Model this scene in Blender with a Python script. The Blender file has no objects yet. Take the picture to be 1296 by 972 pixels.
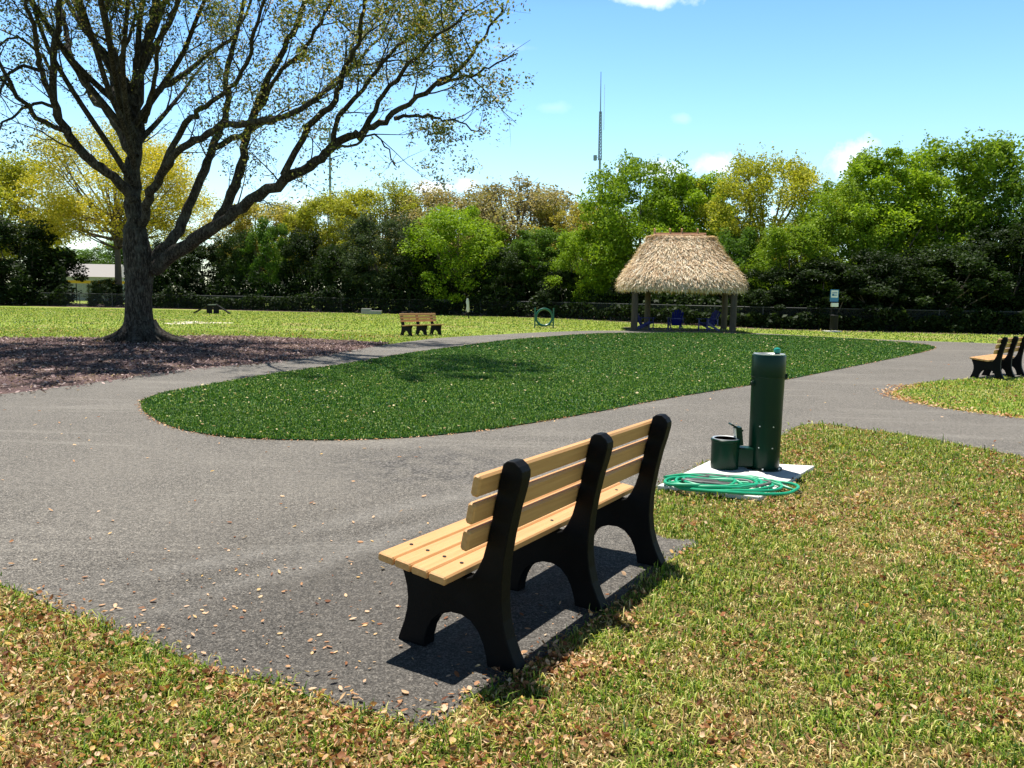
import bpy, math, random
import numpy as np
from mathutils import Vector, Matrix
R = math.radians
random.seed(5); rng = np.random.default_rng(7)
sc = bpy.context.scene
col = bpy.data.collections.new('park'); sc.collection.children.link(col)

# ------------------------------------------------------------------ camera model (solved from the photograph)
F, PITCH, ROLL, CH = 993.9, R(6.331), R(0.971), 1.485
def ray(px, py):
    x, y = px - 648.0, py - 486.0
    c, s = math.cos(ROLL), math.sin(ROLL)
    xr, yr = x * c + y * s, -x * s + y * c
    return Vector((xr / F, math.cos(PITCH) - (yr / F) * math.sin(PITCH), -(yr / F) * math.cos(PITCH) - math.sin(PITCH)))
def G(px, py, z=0.0):
    r = ray(px, py); t = (z - CH) / r.z
    return Vector((r.x * t, r.y * t, z))
def PX(px, py, Y):
    r = ray(px, py); t = Y / r.y
    return Vector((r.x * t, Y, CH + r.z * t))
def hor(px): return 375.7 + (px - 648) * 0.01695

cam = bpy.data.cameras.new('camera'); co = bpy.data.objects.new('camera', cam); col.objects.link(co)
cam.sensor_width = 36; cam.lens = 36 * F / 1296; cam.clip_start = .05; cam.clip_end = 6000
co.matrix_world = Matrix.Translation((0, 0, CH)) @ Matrix.Rotation(R(90) - PITCH, 4, 'X') @ Matrix.Rotation(ROLL, 4, 'Z')
sc.camera = co

# ------------------------------------------------------------------ helpers
def tag(o, label=None, cat=None, group=None, kind=None):
    if label: o['label'] = label
    if cat: o['category'] = cat
    if group: o['group'] = group
    if kind: o['kind'] = kind
    return o
def empty(name, loc=(0, 0, 0), rz=0):
    o = bpy.data.objects.new(name, None); col.objects.link(o)
    o.location = loc; o.rotation_euler = (0, 0, rz); o.empty_display_size = .2
    return o
def link(name, me, mat, parent=None, smooth=False):
    o = bpy.data.objects.new(name, me); col.objects.link(o)
    if mat is not None: me.materials.append(mat)
    if parent is not None: o.parent = parent
    if smooth: me.polygons.foreach_set('use_smooth', np.ones(len(me.polygons), bool))
    return o
def mesh_np(name, V, faces_list):
    """V (N,3); faces_list: list of (M,k) int arrays"""
    me = bpy.data.meshes.new(name)
    V = np.ascontiguousarray(V, dtype=np.float32)
    me.vertices.add(len(V)); me.vertices.foreach_set('co', V.ravel())
    loops = np.concatenate([f.ravel() for f in faces_list]).astype(np.int32)
    tot = np.concatenate([np.full(len(f), f.shape[1]) for f in faces_list])
    start = np.concatenate([[0], np.cumsum(tot)[:-1]]).astype(np.int32)
    me.loops.add(len(loops)); me.loops.foreach_set('vertex_index', loops)
    me.polygons.add(len(tot)); me.polygons.foreach_set('loop_start', start)
    me.update(calc_edges=True); me.validate()
    return me
class MB:
    def __init__(s): s.v = []; s.f = []
    def add(s, vs, fs):
        n = len(s.v); s.v += [tuple(v) for v in vs]; s.f += [tuple(i + n for i in f) for f in fs]
    def box(s, c, d, rot=None, bev=0.0):
        x, y, z = d[0] / 2, d[1] / 2, d[2] / 2
        if bev <= 0:
            vs = [(i * x, j * y, k * z) for i in (-1, 1) for j in (-1, 1) for k in (-1, 1)]
            fs = [(0, 1, 3, 2), (4, 6, 7, 5), (0, 4, 5, 1), (2, 3, 7, 6), (0, 2, 6, 4), (1, 5, 7, 3)]
        else:   # chamfer the edges along x
            b = bev
            pr = [(-y + b, -z), (y - b, -z), (y, -z + b), (y, z - b), (y - b, z), (-y + b, z), (-y, z - b), (-y, -z + b)]
            pi = [(p * (y - b * .7) / y, q * (z - b * .7) / z) for p, q in pr]
            rings = [(-x, pi), (-x + b, pr), (x - b, pr), (x, pi)]
            vs = [(X, p, q) for X, ring in rings for p, q in ring]
            fs = [tuple(range(7, -1, -1)), tuple(range(24, 32))]
            for r_ in range(3):
                for i in range(8):
                    j = (i + 1) % 8; fs.append((r_ * 8 + i, r_ * 8 + j, r_ * 8 + 8 + j, r_ * 8 + 8 + i))
        out = []
        for v in vs:
            q = Vector(v)
            if rot is not None: q = rot @ q
            out.append(q + Vector(c))
        s.add(out, fs); return s
    def bar(s, a, b, w, h=None, bev=0.0, up=(0, 0, 1)):
        a, b = Vector(a), Vector(b); d = b - a; L = d.length; X = d.normalized(); U = Vector(up)
        Y = U.cross(X)
        if Y.length < 1e-4: Y = Vector((0, 1, 0))
        Y.normalize(); Z = X.cross(Y)
        M = Matrix((X, Y, Z)).transposed()
        return s.box((a + b) / 2, (L, w, h or w), M, bev)
    def tube(s, pts, rad, n=8, cap=True):
        pts = [Vector(p) for p in pts]; m = len(pts)
        if not hasattr(rad, '__len__'): rad = [rad] * m
        ref = None; base = len(s.v)
        for i, p in enumerate(pts):
            t = (pts[min(i + 1, m - 1)] - pts[max(i - 1, 0)])
            t = t.normalized() if t.length > 1e-9 else Vector((0, 0, 1))
            if ref is None: ref = t.orthogonal().normalized()
            ref = (ref - t * ref.dot(t));
            ref = ref.normalized() if ref.length > 1e-6 else t.orthogonal().normalized()
            b = t.cross(ref)
            for k in range(n):
                a = 2 * math.pi * k / n
                s.v.append(tuple(p + (ref * math.cos(a) + b * math.sin(a)) * rad[i]))
        for i in range(m - 1):
            for k in range(n):
                j = (k + 1) % n
                s.f.append((base + i * n + k, base + i * n + j, base + (i + 1) * n + j, base + (i + 1) * n + k))
        if cap:
            s.f.append(tuple(base + k for k in range(n - 1, -1, -1))); s.f.append(tuple(base + (m - 1) * n + k for k in range(n)))
        return s
    def lathe(s, prof, c=(0, 0, 0), n=32):
        base = len(s.v); m = len(prof)
        for r_, z in prof:
            for k in range(n):
                a = 2 * math.pi * k / n; s.v.append((c[0] + r_ * math.cos(a), c[1] + r_ * math.sin(a), c[2] + z))
        for i in range(m - 1):
            for k in range(n):
                j = (k + 1) % n; s.f.append((base + i * n + k, base + i * n + j, base + (i + 1) * n + j, base + (i + 1) * n + k))
        s.f.append(tuple(base + k for k in range(n - 1, -1, -1))); s.f.append(tuple(base + (m - 1) * n + k for k in range(n)))
        return s
    def build(s, name, mat, parent=None, smooth=False, bevel=0.0, seg=2):
        me = bpy.data.meshes.new(name); me.from_pydata(s.v, [], s.f); me.update()
        o = link(name, me, mat, parent, smooth)
        if smooth:
            try: me.set_sharp_from_angle(angle=R(38))
            except Exception: pass
        if bevel:
            b = o.modifiers.new('bevel', 'BEVEL'); b.width = bevel; b.segments = seg; b.limit_method = 'ANGLE'; b.angle_limit = R(40)
        return o
def copy_tree(o, parent=None):
    c = o.copy(); col.objects.link(c); c.parent = parent
    for ch in list(o.children): copy_tree(ch, c)
    return c
def catmull(P, n=6, closed=False):
    P = [Vector(p) for p in P]; out = []; m = len(P)
    rg = range(m) if closed else range(m - 1)
    for i in rg:
        p0 = P[(i - 1) % m] if closed or i > 0 else P[0]
        p1, p2 = P[i], P[(i + 1) % m]
        p3 = P[(i + 2) % m] if closed or i + 2 < m else P[-1]
        for k in range(n):
            t = k / n
            out.append(.5 * ((2 * p1) + (p2 - p0) * t + (2 * p0 - 5 * p1 + 4 * p2 - p3) * t * t + (3 * p1 - p0 - 3 * p2 + p3) * t ** 3))
    if not closed: out.append(P[-1])
    return out
def vnoise(x, y, scale, seed=0):
    """numpy value noise 0..1"""
    x = np.asarray(x) * scale + 1000; y = np.asarray(y) * scale + 1000
    xi = np.floor(x).astype(np.int64); yi = np.floor(y).astype(np.int64); fx = x - xi; fy = y - yi
    fx = fx * fx * (3 - 2 * fx); fy = fy * fy * (3 - 2 * fy)
    def h(a, b):
        n = (a * 374761393 + b * 668265263 + seed * 974711) & 0x7fffffff
        n = ((n ^ (n >> 13)) * 1274126177) & 0x7fffffff
        return ((n ^ (n >> 16)) & 0xffff) / 65535.0
    return (h(xi, yi) * (1 - fx) + h(xi + 1, yi) * fx) * (1 - fy) + (h(xi, yi + 1) * (1 - fx) + h(xi + 1, yi + 1) * fx) * fy
def inside(x, y, poly):
    P = np.array([(p[0], p[1]) for p in poly]); r = np.zeros(len(x), bool)
    x0, y0 = P[-1]
    for x1, y1 in P:
        c = ((y0 > y) != (y1 > y))
        if y1 != y0: r ^= c & (x < (x1 - x0) * (y - y0) / (y1 - y0) + x0)
        x0, y0 = x1, y1
    return r

# ------------------------------------------------------------------ materials
def newmat(name):
    m = bpy.data.materials.new(name); m.use_nodes = True; nt = m.node_tree; nt.nodes.clear()
    out = nt.nodes.new('ShaderNodeOutputMaterial')
    return m, nt, out
def nd(nt, t, **kw):
    n = nt.nodes.new(t)
    for k, v in kw.items():
        if k.startswith('_'): n.inputs[k[1:]].default_value = v
        else: setattr(n, k, v)
    return n
def ramp(nt, stops, fac, interp='LINEAR'):
    r = nt.nodes.new('ShaderNodeValToRGB'); r.color_ramp.interpolation = interp
    e = r.color_ramp.elements
    while len(e) < len(stops): e.new(.5)
    for el, (p, c) in zip(e, stops): el.position = p; el.color = (*c, 1)
    nt.links.new(fac, r.inputs['Fac']); return r.outputs['Color']
def mixc(nt, fac, a, b, blend='MIX'):
    m = nt.nodes.new('ShaderNodeMix'); m.data_type = 'RGBA'; m.blend_type = blend
    L = nt.links
    for sock, v in ((m.inputs[0], fac), (m.inputs[6], a), (m.inputs[7], b)):
        if isinstance(v, (int, float)): sock.default_value = v
        elif isinstance(v, tuple): sock.default_value = (*v, 1)
        else: L.new(v, sock)
    return m.outputs[2]
def noise(nt, scale, detail=3, rough=.6, vec=None, dist=0):
    n = nd(nt, 'ShaderNodeTexNoise'); n.inputs['Scale'].default_value = scale; n.inputs['Detail'].default_value = detail
    n.inputs['Roughness'].default_value = rough; n.inputs['Distortion'].default_value = dist
    if vec is not None: nt.links.new(vec, n.inputs['Vector'])
    return n.outputs['Fac']
def mrange(nt, v, a, b, c=0, d=1):
    n = nd(nt, 'ShaderNodeMapRange'); nt.links.new(v, n.inputs['Value'])
    for k, q in (('From Min', a), ('From Max', b), ('To Min', c), ('To Max', d)): n.inputs[k].default_value = q
    return n.outputs['Result']
def finish(nt, out, colr, rough=.7, spec=.3, bump=None, bstr=.3, bdist=.01, metal=0, trans=None):
    p = nd(nt, 'ShaderNodeBsdfPrincipled'); p.inputs['Roughness'].default_value = rough
    p.inputs['Specular IOR Level'].default_value = spec; p.inputs['Metallic'].default_value = metal
    if isinstance(colr, tuple): p.inputs['Base Color'].default_value = (*colr, 1)
    else: nt.links.new(colr, p.inputs['Base Color'])
    if bump is not None:
        b = nd(nt, 'ShaderNodeBump', _Strength=bstr, _Distance=bdist); nt.links.new(bump, b.inputs['Height']); nt.links.new(b.outputs[0], p.inputs['Normal'])
    sh = p.outputs[0]
    if trans:
        t = nd(nt, 'ShaderNodeBsdfTranslucent')
        if isinstance(colr, tuple): t.inputs['Color'].default_value = (*colr, 1)
        else:
            nt.links.new(mixc(nt, 1.0, colr, (1.0, 1.0, .55), 'MULTIPLY'), t.inputs['Color'])
        mx = nd(nt, 'ShaderNodeMixShader'); mx.inputs[0].default_value = trans
        nt.links.new(sh, mx.inputs[1]); nt.links.new(t.outputs[0], mx.inputs[2]); sh = mx.outputs[0]
    nt.links.new(sh, out.inputs['Surface'])
    return p
def posn(nt): return nd(nt, 'ShaderNodeNewGeometry').outputs['Position']
def objc(nt): return nd(nt, 'ShaderNodeTexCoord').outputs['Object']
M = {}
def island_mat(name, stops, rough=.6, spec=.25, trans=.3, objcolor=False, mott=None):
    m, nt, out = newmat(name)
    g = nd(nt, 'ShaderNodeNewGeometry')
    c = ramp(nt, stops, g.outputs['Random Per Island'])
    if objcolor:
        oi = nd(nt, 'ShaderNodeObjectInfo'); c = mixc(nt, 1.0, c, oi.outputs['Color'], 'MULTIPLY')
    if mott:   # patches of fresher and older leaves, in metres
        f = mrange(nt, noise(nt, mott[0], 2), .38, .62)
        c = mixc(nt, f, c, mixc(nt, 1.0, c, mott[1], 'MULTIPLY'))
    finish(nt, out, c, rough, spec, trans=trans); M[name] = m; return m
def plain(name, c, rough=.6, spec=.4, metal=0, nscale=None, namt=.25, bstr=.2, bdist=.004, stretch=None):
    m, nt, out = newmat(name)
    if nscale:
        v = objc(nt)
        if stretch:
            mp = nd(nt, 'ShaderNodeMapping'); mp.inputs['Scale'].default_value = stretch; nt.links.new(v, mp.inputs['Vector']); v = mp.outputs[0]
        n = noise(nt, nscale, 5, .65, v)
        cc = ramp(nt, [(.25, tuple(x * (1 - namt) for x in c)), (.75, tuple(min(1, x * (1 + namt)) for x in c))], n)
        finish(nt, out, cc, rough, spec, n, bstr, bdist, metal)
    else: finish(nt, out, c, rough, spec, metal=metal)
    M[name] = m; return m

# foliage: neutral ramp multiplied by each tree's own colour
island_mat('leaf', [(0, (.55, .6, .5)), (.35, (.85, .9, .8)), (.7, (1.1, 1.05, 1)), (.93, (1.5, 1.35, 1.1)), (1, (1.9, 1.7, 1.4))], .6, .18, .36, True, (.55, (.62, .70, .7)))
island_mat('tree_leaf', [(0, (.04, .065, .015)), (.4, (.11, .145, .03)), (.7, (.24, .25, .06)), (.9, (.44, .40, .14)), (1, (.40, .22, .08))], .5, .3, .4)
island_mat('grass', [(0, (.035, .075, .010)), (.25, (.085, .175, .012)), (.5, (.19, .31, .025)), (.78, (.41, .47, .065)), (1, (.74, .66, .24))], .5, .3, .3)
island_mat('dry_grass', [(0, (.16, .08, .03)), (.35, (.44, .29, .11)), (.7, (.70, .54, .23)), (1, (.88, .76, .46))], .6, .25, .3)
island_mat('turf', [(0, (.014, .055, .004)), (.35, (.042, .14, .008)), (.7, (.125, .27, .02)), (.9, (.31, .43, .05)), (1, (.50, .55, .17))], .45, .35, .2, False, (.7, (.68, .78, .8)))
island_mat('dead_leaf', [(0, (.14, .05, .025)), (.25, (.40, .17, .07)), (.5, (.62, .35, .18)), (.8, (.80, .55, .36)), (1, (.72, .45, .12))], .6, .25, .25)
island_mat('pale_leaf', [(0, (.35, .22, .1)), (.5, (.62, .48, .22)), (1, (.75, .66, .4))], .6, .25, .25)
island_mat('mulch_chip', [(0, (.035, .018, .02)), (.4, (.13, .08, .08)), (.7, (.30, .20, .19)), (.9, (.52, .38, .35)), (1, (.65, .5, .45))], .75, .2, .1)
island_mat('thatch', [(0, (.25, .14, .07)), (.2, (.66, .45, .27)), (.5, (.86, .68, .47)), (.8, (.93, .80, .60)), (1, (.95, .90, .78))], .7, .2, .12)

def m_ground():
    m, nt, out = newmat('lawn'); P = posn(nt)
    a = noise(nt, .35, 4, .6, P); b = noise(nt, 4.0, 4, .7, P); c = noise(nt, 60, 3, .7, P)
    g = ramp(nt, [(.3, (.12, .19, .025)), (.5, (.22, .31, .04)), (.7, (.38, .42, .09))], b)
    d = ramp(nt, [(.3, (.36, .27, .13)), (.7, (.52, .40, .22))], c)
    f = mrange(nt, a, .52, .66, 0, .75)
    f2 = mrange(nt, b, .5, .72, 0, .55)
    mm = nd(nt, 'ShaderNodeMath', operation='MAXIMUM'); nt.links.new(f, mm.inputs[0]); nt.links.new(f2, mm.inputs[1])
    # beyond the fence the ground is bare leaf litter and dirt
    cl = mixc(nt, mm.outputs[0], g, d)
    cl = mixc(nt, mrange(nt, c, .3, .7, 0, .5), cl, mixc(nt, 1.0, cl, (.45, .5, .4), 'MULTIPLY'))
    finish(nt, out, cl, .9, .1, c, .6, .03); M['lawn'] = m
m_ground()
def m_soil():
    m, nt, out = newmat('soil'); P = posn(nt)
    b = noise(nt, 9.0, 4, .7, P); c = noise(nt, 120, 4, .75, P)
    g = ramp(nt, [(.3, (.06, .035, .015)), (.5, (.17, .115, .045)), (.72, (.42, .31, .15))], c)
    gg = mixc(nt, mrange(nt, b, .4, .65, 0, .6), g, (.13, .17, .035))
    finish(nt, out, gg, .95, .1, c, .8, .02); M['soil'] = m
m_soil()
def m_asphalt():
    m, nt, out = newmat('asphalt'); P = posn(nt)
    sp = noise(nt, 115, 3, .85, P); sp2 = noise(nt, 60, 4, .75, P); lg = noise(nt, .5, 5, .62, P, .6); md = noise(nt, 4.2, 5, .7, P)
    mp = nd(nt, 'ShaderNodeMapping'); mp.inputs['Scale'].default_value = (.22, 1.5, 1); mp.inputs['Rotation'].default_value = (0, 0, R(-28)); nt.links.new(P, mp.inputs['Vector'])
    st = noise(nt, 1.2, 5, .6, mp.outputs[0], .8)
    c = ramp(nt, [(.34, (.012, .011, .010)), (.46, (.060, .055, .050)), (.54, (.13, .121, .112)), (.66, (.38, .355, .325))], sp)
    c = mixc(nt, mrange(nt, sp2, .52, .72, 0, .4), c, (.22, .205, .185))
    c = mixc(nt, mrange(nt, lg, .4, .66, 0, .38), c, (.17, .158, .145))
    c = mixc(nt, mrange(nt, st, .55, .74, 0, .38), c, (.27, .255, .235))
    c = mixc(nt, mrange(nt, md, .60, .75, 0, .45), c, (.07, .066, .062))
    gr = noise(nt, 28, 3, .8, P)
    c = mixc(nt, 1.0, c, ramp(nt, [(.35, (.79, .78, .74)), (.65, (1.38, 1.35, 1.27))], gr), 'MULTIPLY')
    # newer, darker pad around the bench and two pale scuff trails
    def dist(pt):
        q_ = nd(nt, 'ShaderNodeVectorMath', operation='DISTANCE'); nt.links.new(P, q_.inputs[0]); q_.inputs[1].default_value = pt; return q_.outputs['Value']
    c = mixc(nt, mrange(nt, dist(G(560, 800)), 2.6, .9, 0, .7), c, mixc(nt, 1.0, c, (.42, .42, .43), 'MULTIPLY'))
    for A_, B_, w_ in ((G(120, 800), G(660, 628), .13), (G(30, 752), G(560, 668), .20), (G(300, 690), G(900, 560), .22)):
        d_ = (B_ - A_).normalized(); nn = Vector((-d_.y, d_.x, 0))
        s_ = nd(nt, 'ShaderNodeVectorMath', operation='SUBTRACT'); nt.links.new(P, s_.inputs[0]); s_.inputs[1].default_value = A_
        def dt(v):
            k_ = nd(nt, 'ShaderNodeVectorMath', operation='DOT_PRODUCT'); nt.links.new(s_.outputs[0], k_.inputs[0]); k_.inputs[1].default_value = v; return k_.outputs['Value']
        wv = nd(nt, 'ShaderNodeMath', operation='MULTIPLY_ADD'); nt.links.new(lg, wv.inputs[0]); wv.inputs[1].default_value = .5; nt.links.new(dt(nn), wv.inputs[2])
        ab = nd(nt, 'ShaderNodeMath', operation='SUBTRACT'); nt.links.new(wv.outputs[0], ab.inputs[0]); ab.inputs[1].default_value = .25
        ab2 = nd(nt, 'ShaderNodeMath', operation='ABSOLUTE'); nt.links.new(ab.outputs[0], ab2.inputs[0])
        L_ = (B_ - A_).length; f1 = mrange(nt, ab2.outputs[0], w_, 0.0, 0, 1); f2 = mrange(nt, dt(d_), 0, .8, 0, 1); f3 = mrange(nt, dt(d_), L_, L_ - 1.2, 0, 1); f4 = mrange(nt, sp2, .4, .62, .04, .42)
        for g_ in (f2, f3, f4):
            m_ = nd(nt, 'ShaderNodeMath', operation='MULTIPLY'); nt.links.new(f1, m_.inputs[0]); nt.links.new(g_, m_.inputs[1]); f1 = m_.outputs[0]
        c = mixc(nt, f1, c, (.30, .285, .26))
    # worn gravelly patch where the pavement has ravelled
    q = nd(nt, 'ShaderNodeVectorMath', operation='DISTANCE'); nt.links.new(P, q.inputs[0]); q.inputs[1].default_value = G(548, 590)
    v = nd(nt, 'ShaderNodeTexVoronoi'); v.inputs['Scale'].default_value = 38; nt.links.new(P, v.inputs['Vector'])
    pm = nd(nt, 'ShaderNodeMath', operation='MULTIPLY')
    nt.links.new(mrange(nt, q.outputs['Value'], 1.25, .4, 0, .7), pm.inputs[0]); nt.links.new(mrange(nt, md, .42, .55), pm.inputs[1])
    pv = ramp(nt, [(.1, (.26, .24, .22)), (.4, (.10, .092, .085)), (.7, (.02, .019, .018))], v.outputs['Distance'])
    c = mixc(nt, pm.outputs[0], c, pv)
    finish(nt, out, c, .85, .25, sp2, .45, .006); M['asphalt'] = m
m_asphalt()
def m_mulch():
    m, nt, out = newmat('mulch'); P = posn(nt)
    b = noise(nt, 1.2, 4, .7, P); c = noise(nt, 28, 4, .8, P)
    g = ramp(nt, [(.3, (.03, .018, .02)), (.5, (.12, .078, .078)), (.7, (.30, .20, .185))], c)
    g = mixc(nt, mrange(nt, b, .45, .7, 0, .5), g, (.34, .25, .17))
    finish(nt, out, g, .95, .1, c, .9, .04); M['mulch'] = m
m_mulch()
def m_turfbase():
    m, nt, out = newmat('turf_base'); P = posn(nt)
    c = noise(nt, 30, 4, .8, P); b = noise(nt, 1.0, 3, .6, P)
    g = ramp(nt, [(.3, (.008, .035, .006)), (.55, (.022, .085, .013)), (.75, (.06, .16, .03))], c)
    finish(nt, out, g, .8, .2, c, .8, .02); M['turf_base'] = m
m_turfbase()
def m_bark():
    m, nt, out = newmat('bark'); P = posn(nt)
    mp = nd(nt, 'ShaderNodeMapping'); mp.inputs['Scale'].default_value = (1, 1, .28); nt.links.new(P, mp.inputs['Vector'])
    n1 = noise(nt, 22, 6, .75, mp.outputs[0], .4); n2 = noise(nt, 3.2, 4, .6, P)
    c = ramp(nt, [(.35, (.006, .005, .004)), (.5, (.038, .031, .025)), (.66, (.14, .12, .10))], n1)
    c = mixc(nt, mrange(nt, n2, .5, .68, 0, .5), c, (.11, .11, .095))
    finish(nt, out, c, .9, .15, n1, .9, .05); M['bark'] = m
m_bark()
plain('bark_far', (.17, .14, .11), .9, .1, nscale=3)
def m_plastic():
    m, nt, out = newmat('tan_plank'); v = objc(nt)
    mp = nd(nt, 'ShaderNodeMapping'); mp.inputs['Scale'].default_value = (.6, 14, 14); nt.links.new(v, mp.inputs['Vector'])
    n = noise(nt, 4, 4, .6, mp.outputs[0]); k = noise(nt, 9, 4, .7, v); s = noise(nt, 160, 2, .7, v)
    c = ramp(nt, [(.3, (.50, .262, .10)), (.7, (.61, .345, .145))], n)
    c = mixc(nt, mrange(nt, k, .55, .78, 0, .35), c, (.40, .24, .10))
    c = mixc(nt, mrange(nt, s, .62, .75, 0, .35), c, (.75, .56, .32))
    finish(nt, out, c, .55, .35, n, .12, .002); M['tan_plank'] = m
m_plastic()
def m_blackplastic():
    m, nt, out = newmat('black_plastic'); v = objc(nt)
    n = noise(nt, 60, 4, .7, v); k = noise(nt, 5, 4, .7, v)
    c = ramp(nt, [(.35, (.0015, .0015, .002)), (.75, (.005, .005, .006))], k)
    finish(nt, out, c, .55, .12, n, .35, .003); M['black_plastic'] = m
m_blackplastic()
plain('bolt', (.03, .025, .02), .4, .5, .6)
plain('green_paint', (.0005, .022, .011), .3, .2, nscale=5, namt=.12, bstr=.03)
plain('green_dark', (.001, .016, .008), .4, .25)
plain('teal', (.01, .30, .23), .35, .5)
plain('steel', (.72, .73, .72), .38, .5, .75)
plain('concrete', (.68, .665, .63), .85, .2, nscale=14, namt=.10, bstr=.15)
plain('hose_green', (.012, .34, .17), .38, .5)
plain('hose_grey', (.13, .13, .125), .5, .4)
plain('brass', (.55, .42, .18), .35, .5, 1.0)
plain('galv', (.085, .088, .088), .6, .3, .3)
plain('post_wood', (.085, .070, .055), .85, .15, nscale=6, namt=.35, stretch=(4, 4, .5))
plain('pole_wood', (.50, .30, .17), .8, .2, nscale=8, namt=.3)
plain('ridge_cap', (.34, .17, .10), .8, .2, nscale=8, namt=.3)
plain('blue_plastic', (.004, .009, .13), .4, .5)
plain('hoop_green', (.01, .11, .075), .4, .5)
plain('dark_metal', (.012, .012, .014), .75, .2)
plain('sign_blue', (.03, .20, .42), .4, .5)
plain('sign_white', (.80, .80, .80), .5, .4)
plain('white_cover', (.62, .61, .62), .8, .2, nscale=6, namt=.15)
plain('grey_board', (.30, .30, .29), .8, .2, nscale=5)
plain('tower_grey', (.22, .29, .36), .6, .4)
plain('yellow_cap', (.80, .50, .03), .5, .4)
plain('pale_wall', (.36, .38, .40), .8, .2, nscale=2, namt=.08)
plain('roof_grey', (.35, .33, .32), .8, .2)
plain('window_dark', (.04, .05, .06), .2, .5)
plain('dark_floor', (.16, .14, .11), .9, .1, nscale=5)
plain('sand', (.62, .56, .44), .95, .1, nscale=8, namt=.15)
def m_mesh(name, c, th, cell):
    m, nt, out = newmat(name); tc = nd(nt, 'ShaderNodeTexCoord'); sx = nd(nt, 'ShaderNodeSeparateXYZ'); nt.links.new(tc.outputs['UV'], sx.inputs[0])
    def mt(op, a, b):
        n = nd(nt, 'ShaderNodeMath', operation=op)
        for i, v in enumerate((a, b)):
            if isinstance(v, (int, float)): n.inputs[i].default_value = v
            else: nt.links.new(v, n.inputs[i])
        return n.outputs[0]
    s = mt('ADD', sx.outputs[0], sx.outputs[1]); t = mt('SUBTRACT', sx.outputs[0], sx.outputs[1])
    a = mt('LESS_THAN', mt('PINGPONG', s, cell), th); b = mt('LESS_THAN', mt('PINGPONG', t, cell), th)
    f = mt('MAXIMUM', a, b)
    tr = nd(nt, 'ShaderNodeBsdfTransparent'); p = nd(nt, 'ShaderNodeBsdfPrincipled'); p.inputs['Base Color'].default_value = (*c, 1); p.inputs['Roughness'].default_value = .6
    mx = nd(nt, 'ShaderNodeMixShader'); nt.links.new(f, mx.inputs[0]); nt.links.new(tr.outputs[0], mx.inputs[1]); nt.links.new(p.outputs[0], mx.inputs[2])
    nt.links.new(mx.outputs[0], out.inputs['Surface']); M[name] = m
m_mesh('chain_link', (.04, .042, .045), .003, .035)

# ------------------------------------------------------------------ ground sheets
def wobble(P, amp, sc_=1.7, seed=3):
    out = []
    for i, p in enumerate(P):
        n1 = float(vnoise(np.array([p[0]]), np.array([p[1]]), sc_, seed)[0]) - .5
        n2 = float(vnoise(np.array([p[0]]), np.array([p[1]]), sc_ * 5, seed + 9)[0]) - .5
        a = P[(i + 1) % len(P)] - P[i - 1]; nrm = Vector((-a.y, a.x, 0)); nrm = nrm.normalized() if nrm.length > 1e-6 else nrm
        out.append(p + nrm * amp * (n1 * 1.4 + n2 * .8))
    return out
def sheet(name, poly, z, mat, thick=0.0):
    import bmesh
    bm = bmesh.new(); vs = [bm.verts.new((p[0], p[1], z)) for p in poly]
    f = bm.faces.new(vs); f.normal_update()
    if f.normal.z < 0: f.normal_flip()
    if thick:
        r = bmesh.ops.extrude_face_region(bm, geom=[f])
        dn = [g for g in r['geom'] if isinstance(g, bmesh.types.BMVert)]
        # the extruded copy is the top; lower the old ring
        for v in dn: v.co.z = z + thick
    bmesh.ops.triangulate(bm, faces=bm.faces[:]); bmesh.ops.recalc_face_normals(bm, faces=bm.faces[:]) if thick else None
    me = bpy.data.meshes.new(name); bm.to_mesh(me); bm.free()
    return link(name, me, mat)
gp = [(-3000, -300), (3000, -300), (3000, 4500), (-3000, 4500)]
tag(sheet('ground', gp, 0, M['lawn']), kind='structure')

# pavement outline, traced clockwise on the ground
near_px = [(-420, 600), (-200, 665), (0, 742), (70, 772), (150, 800), (250, 846), (330, 868), (400, 887), (470, 905), (530, 921), (560, 915), (598, 884), (640, 866), (680, 842), (720, 810),
           (765, 774), (805, 742), (845, 713), (872, 697), (886, 688), (880, 682), (833, 679), (815, 652), (818, 628), (832, 617)]
slab_in = [(898, 584), (960, 570)]
right_px = [(990, 552), (1010, 540), (1045, 537), (1100, 545), (1160, 553), (1200, 561), (1296, 579), (1450, 612), (1700, 668)]
right_px2 = [(1700, 580), (1450, 552), (1296, 530), (1230, 522), (1170, 512), (1137, 504), (1130, 497), (1148, 489), (1180, 483), (1240, 479), (1296, 477), (1450, 474), (1700, 474)]
far_px = [(1700, 452), (1450, 443), (1296, 437), (1250, 434.5), (1180, 432), (1120, 430), (1050, 426.5), (950, 421.5), (860, 419.5), (760, 418.5), (690, 420.5), (620, 424), (560, 427.5), (505, 434),
          (440, 444), (350, 458), (230, 468), (150, 480), (60, 492), (-30, 502), (-200, 512), (-420, 525)]
path_poly = []
for seg in (near_px, slab_in + right_px, right_px2, far_px):
    path_poly += catmull([G(*p) for p in seg], 7)
path_poly = wobble(path_poly, .035, 1.7)
tag(sheet('path', path_poly, .004, M['asphalt']), kind='structure')
turf_px = [(180, 517), (183, 508), (214, 497.5), (290, 484), (354, 473), (413, 465), (464, 457), (510, 449), (574, 440), (638, 431.5), (696, 426.5), (760, 422.5), (860, 421.6), (950, 423.5), (1050, 427.5), (1120, 432), (1165, 436), (1183, 440), (1168, 446),
           (1100, 460), (1000, 480), (950, 488), (850, 504), (750, 523), (650, 540), (550, 552), (450, 557.5), (350, 557), (270, 552), (215, 540), (190, 527)]
turf_poly = wobble(catmull([G(*p) for p in turf_px], 8, True), .012, 3.0)
tag(sheet('turf', turf_poly, .006, M['turf_base'], .012), 'dark green artificial turf oval inside the asphalt loop', 'turf', kind='structure')
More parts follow.
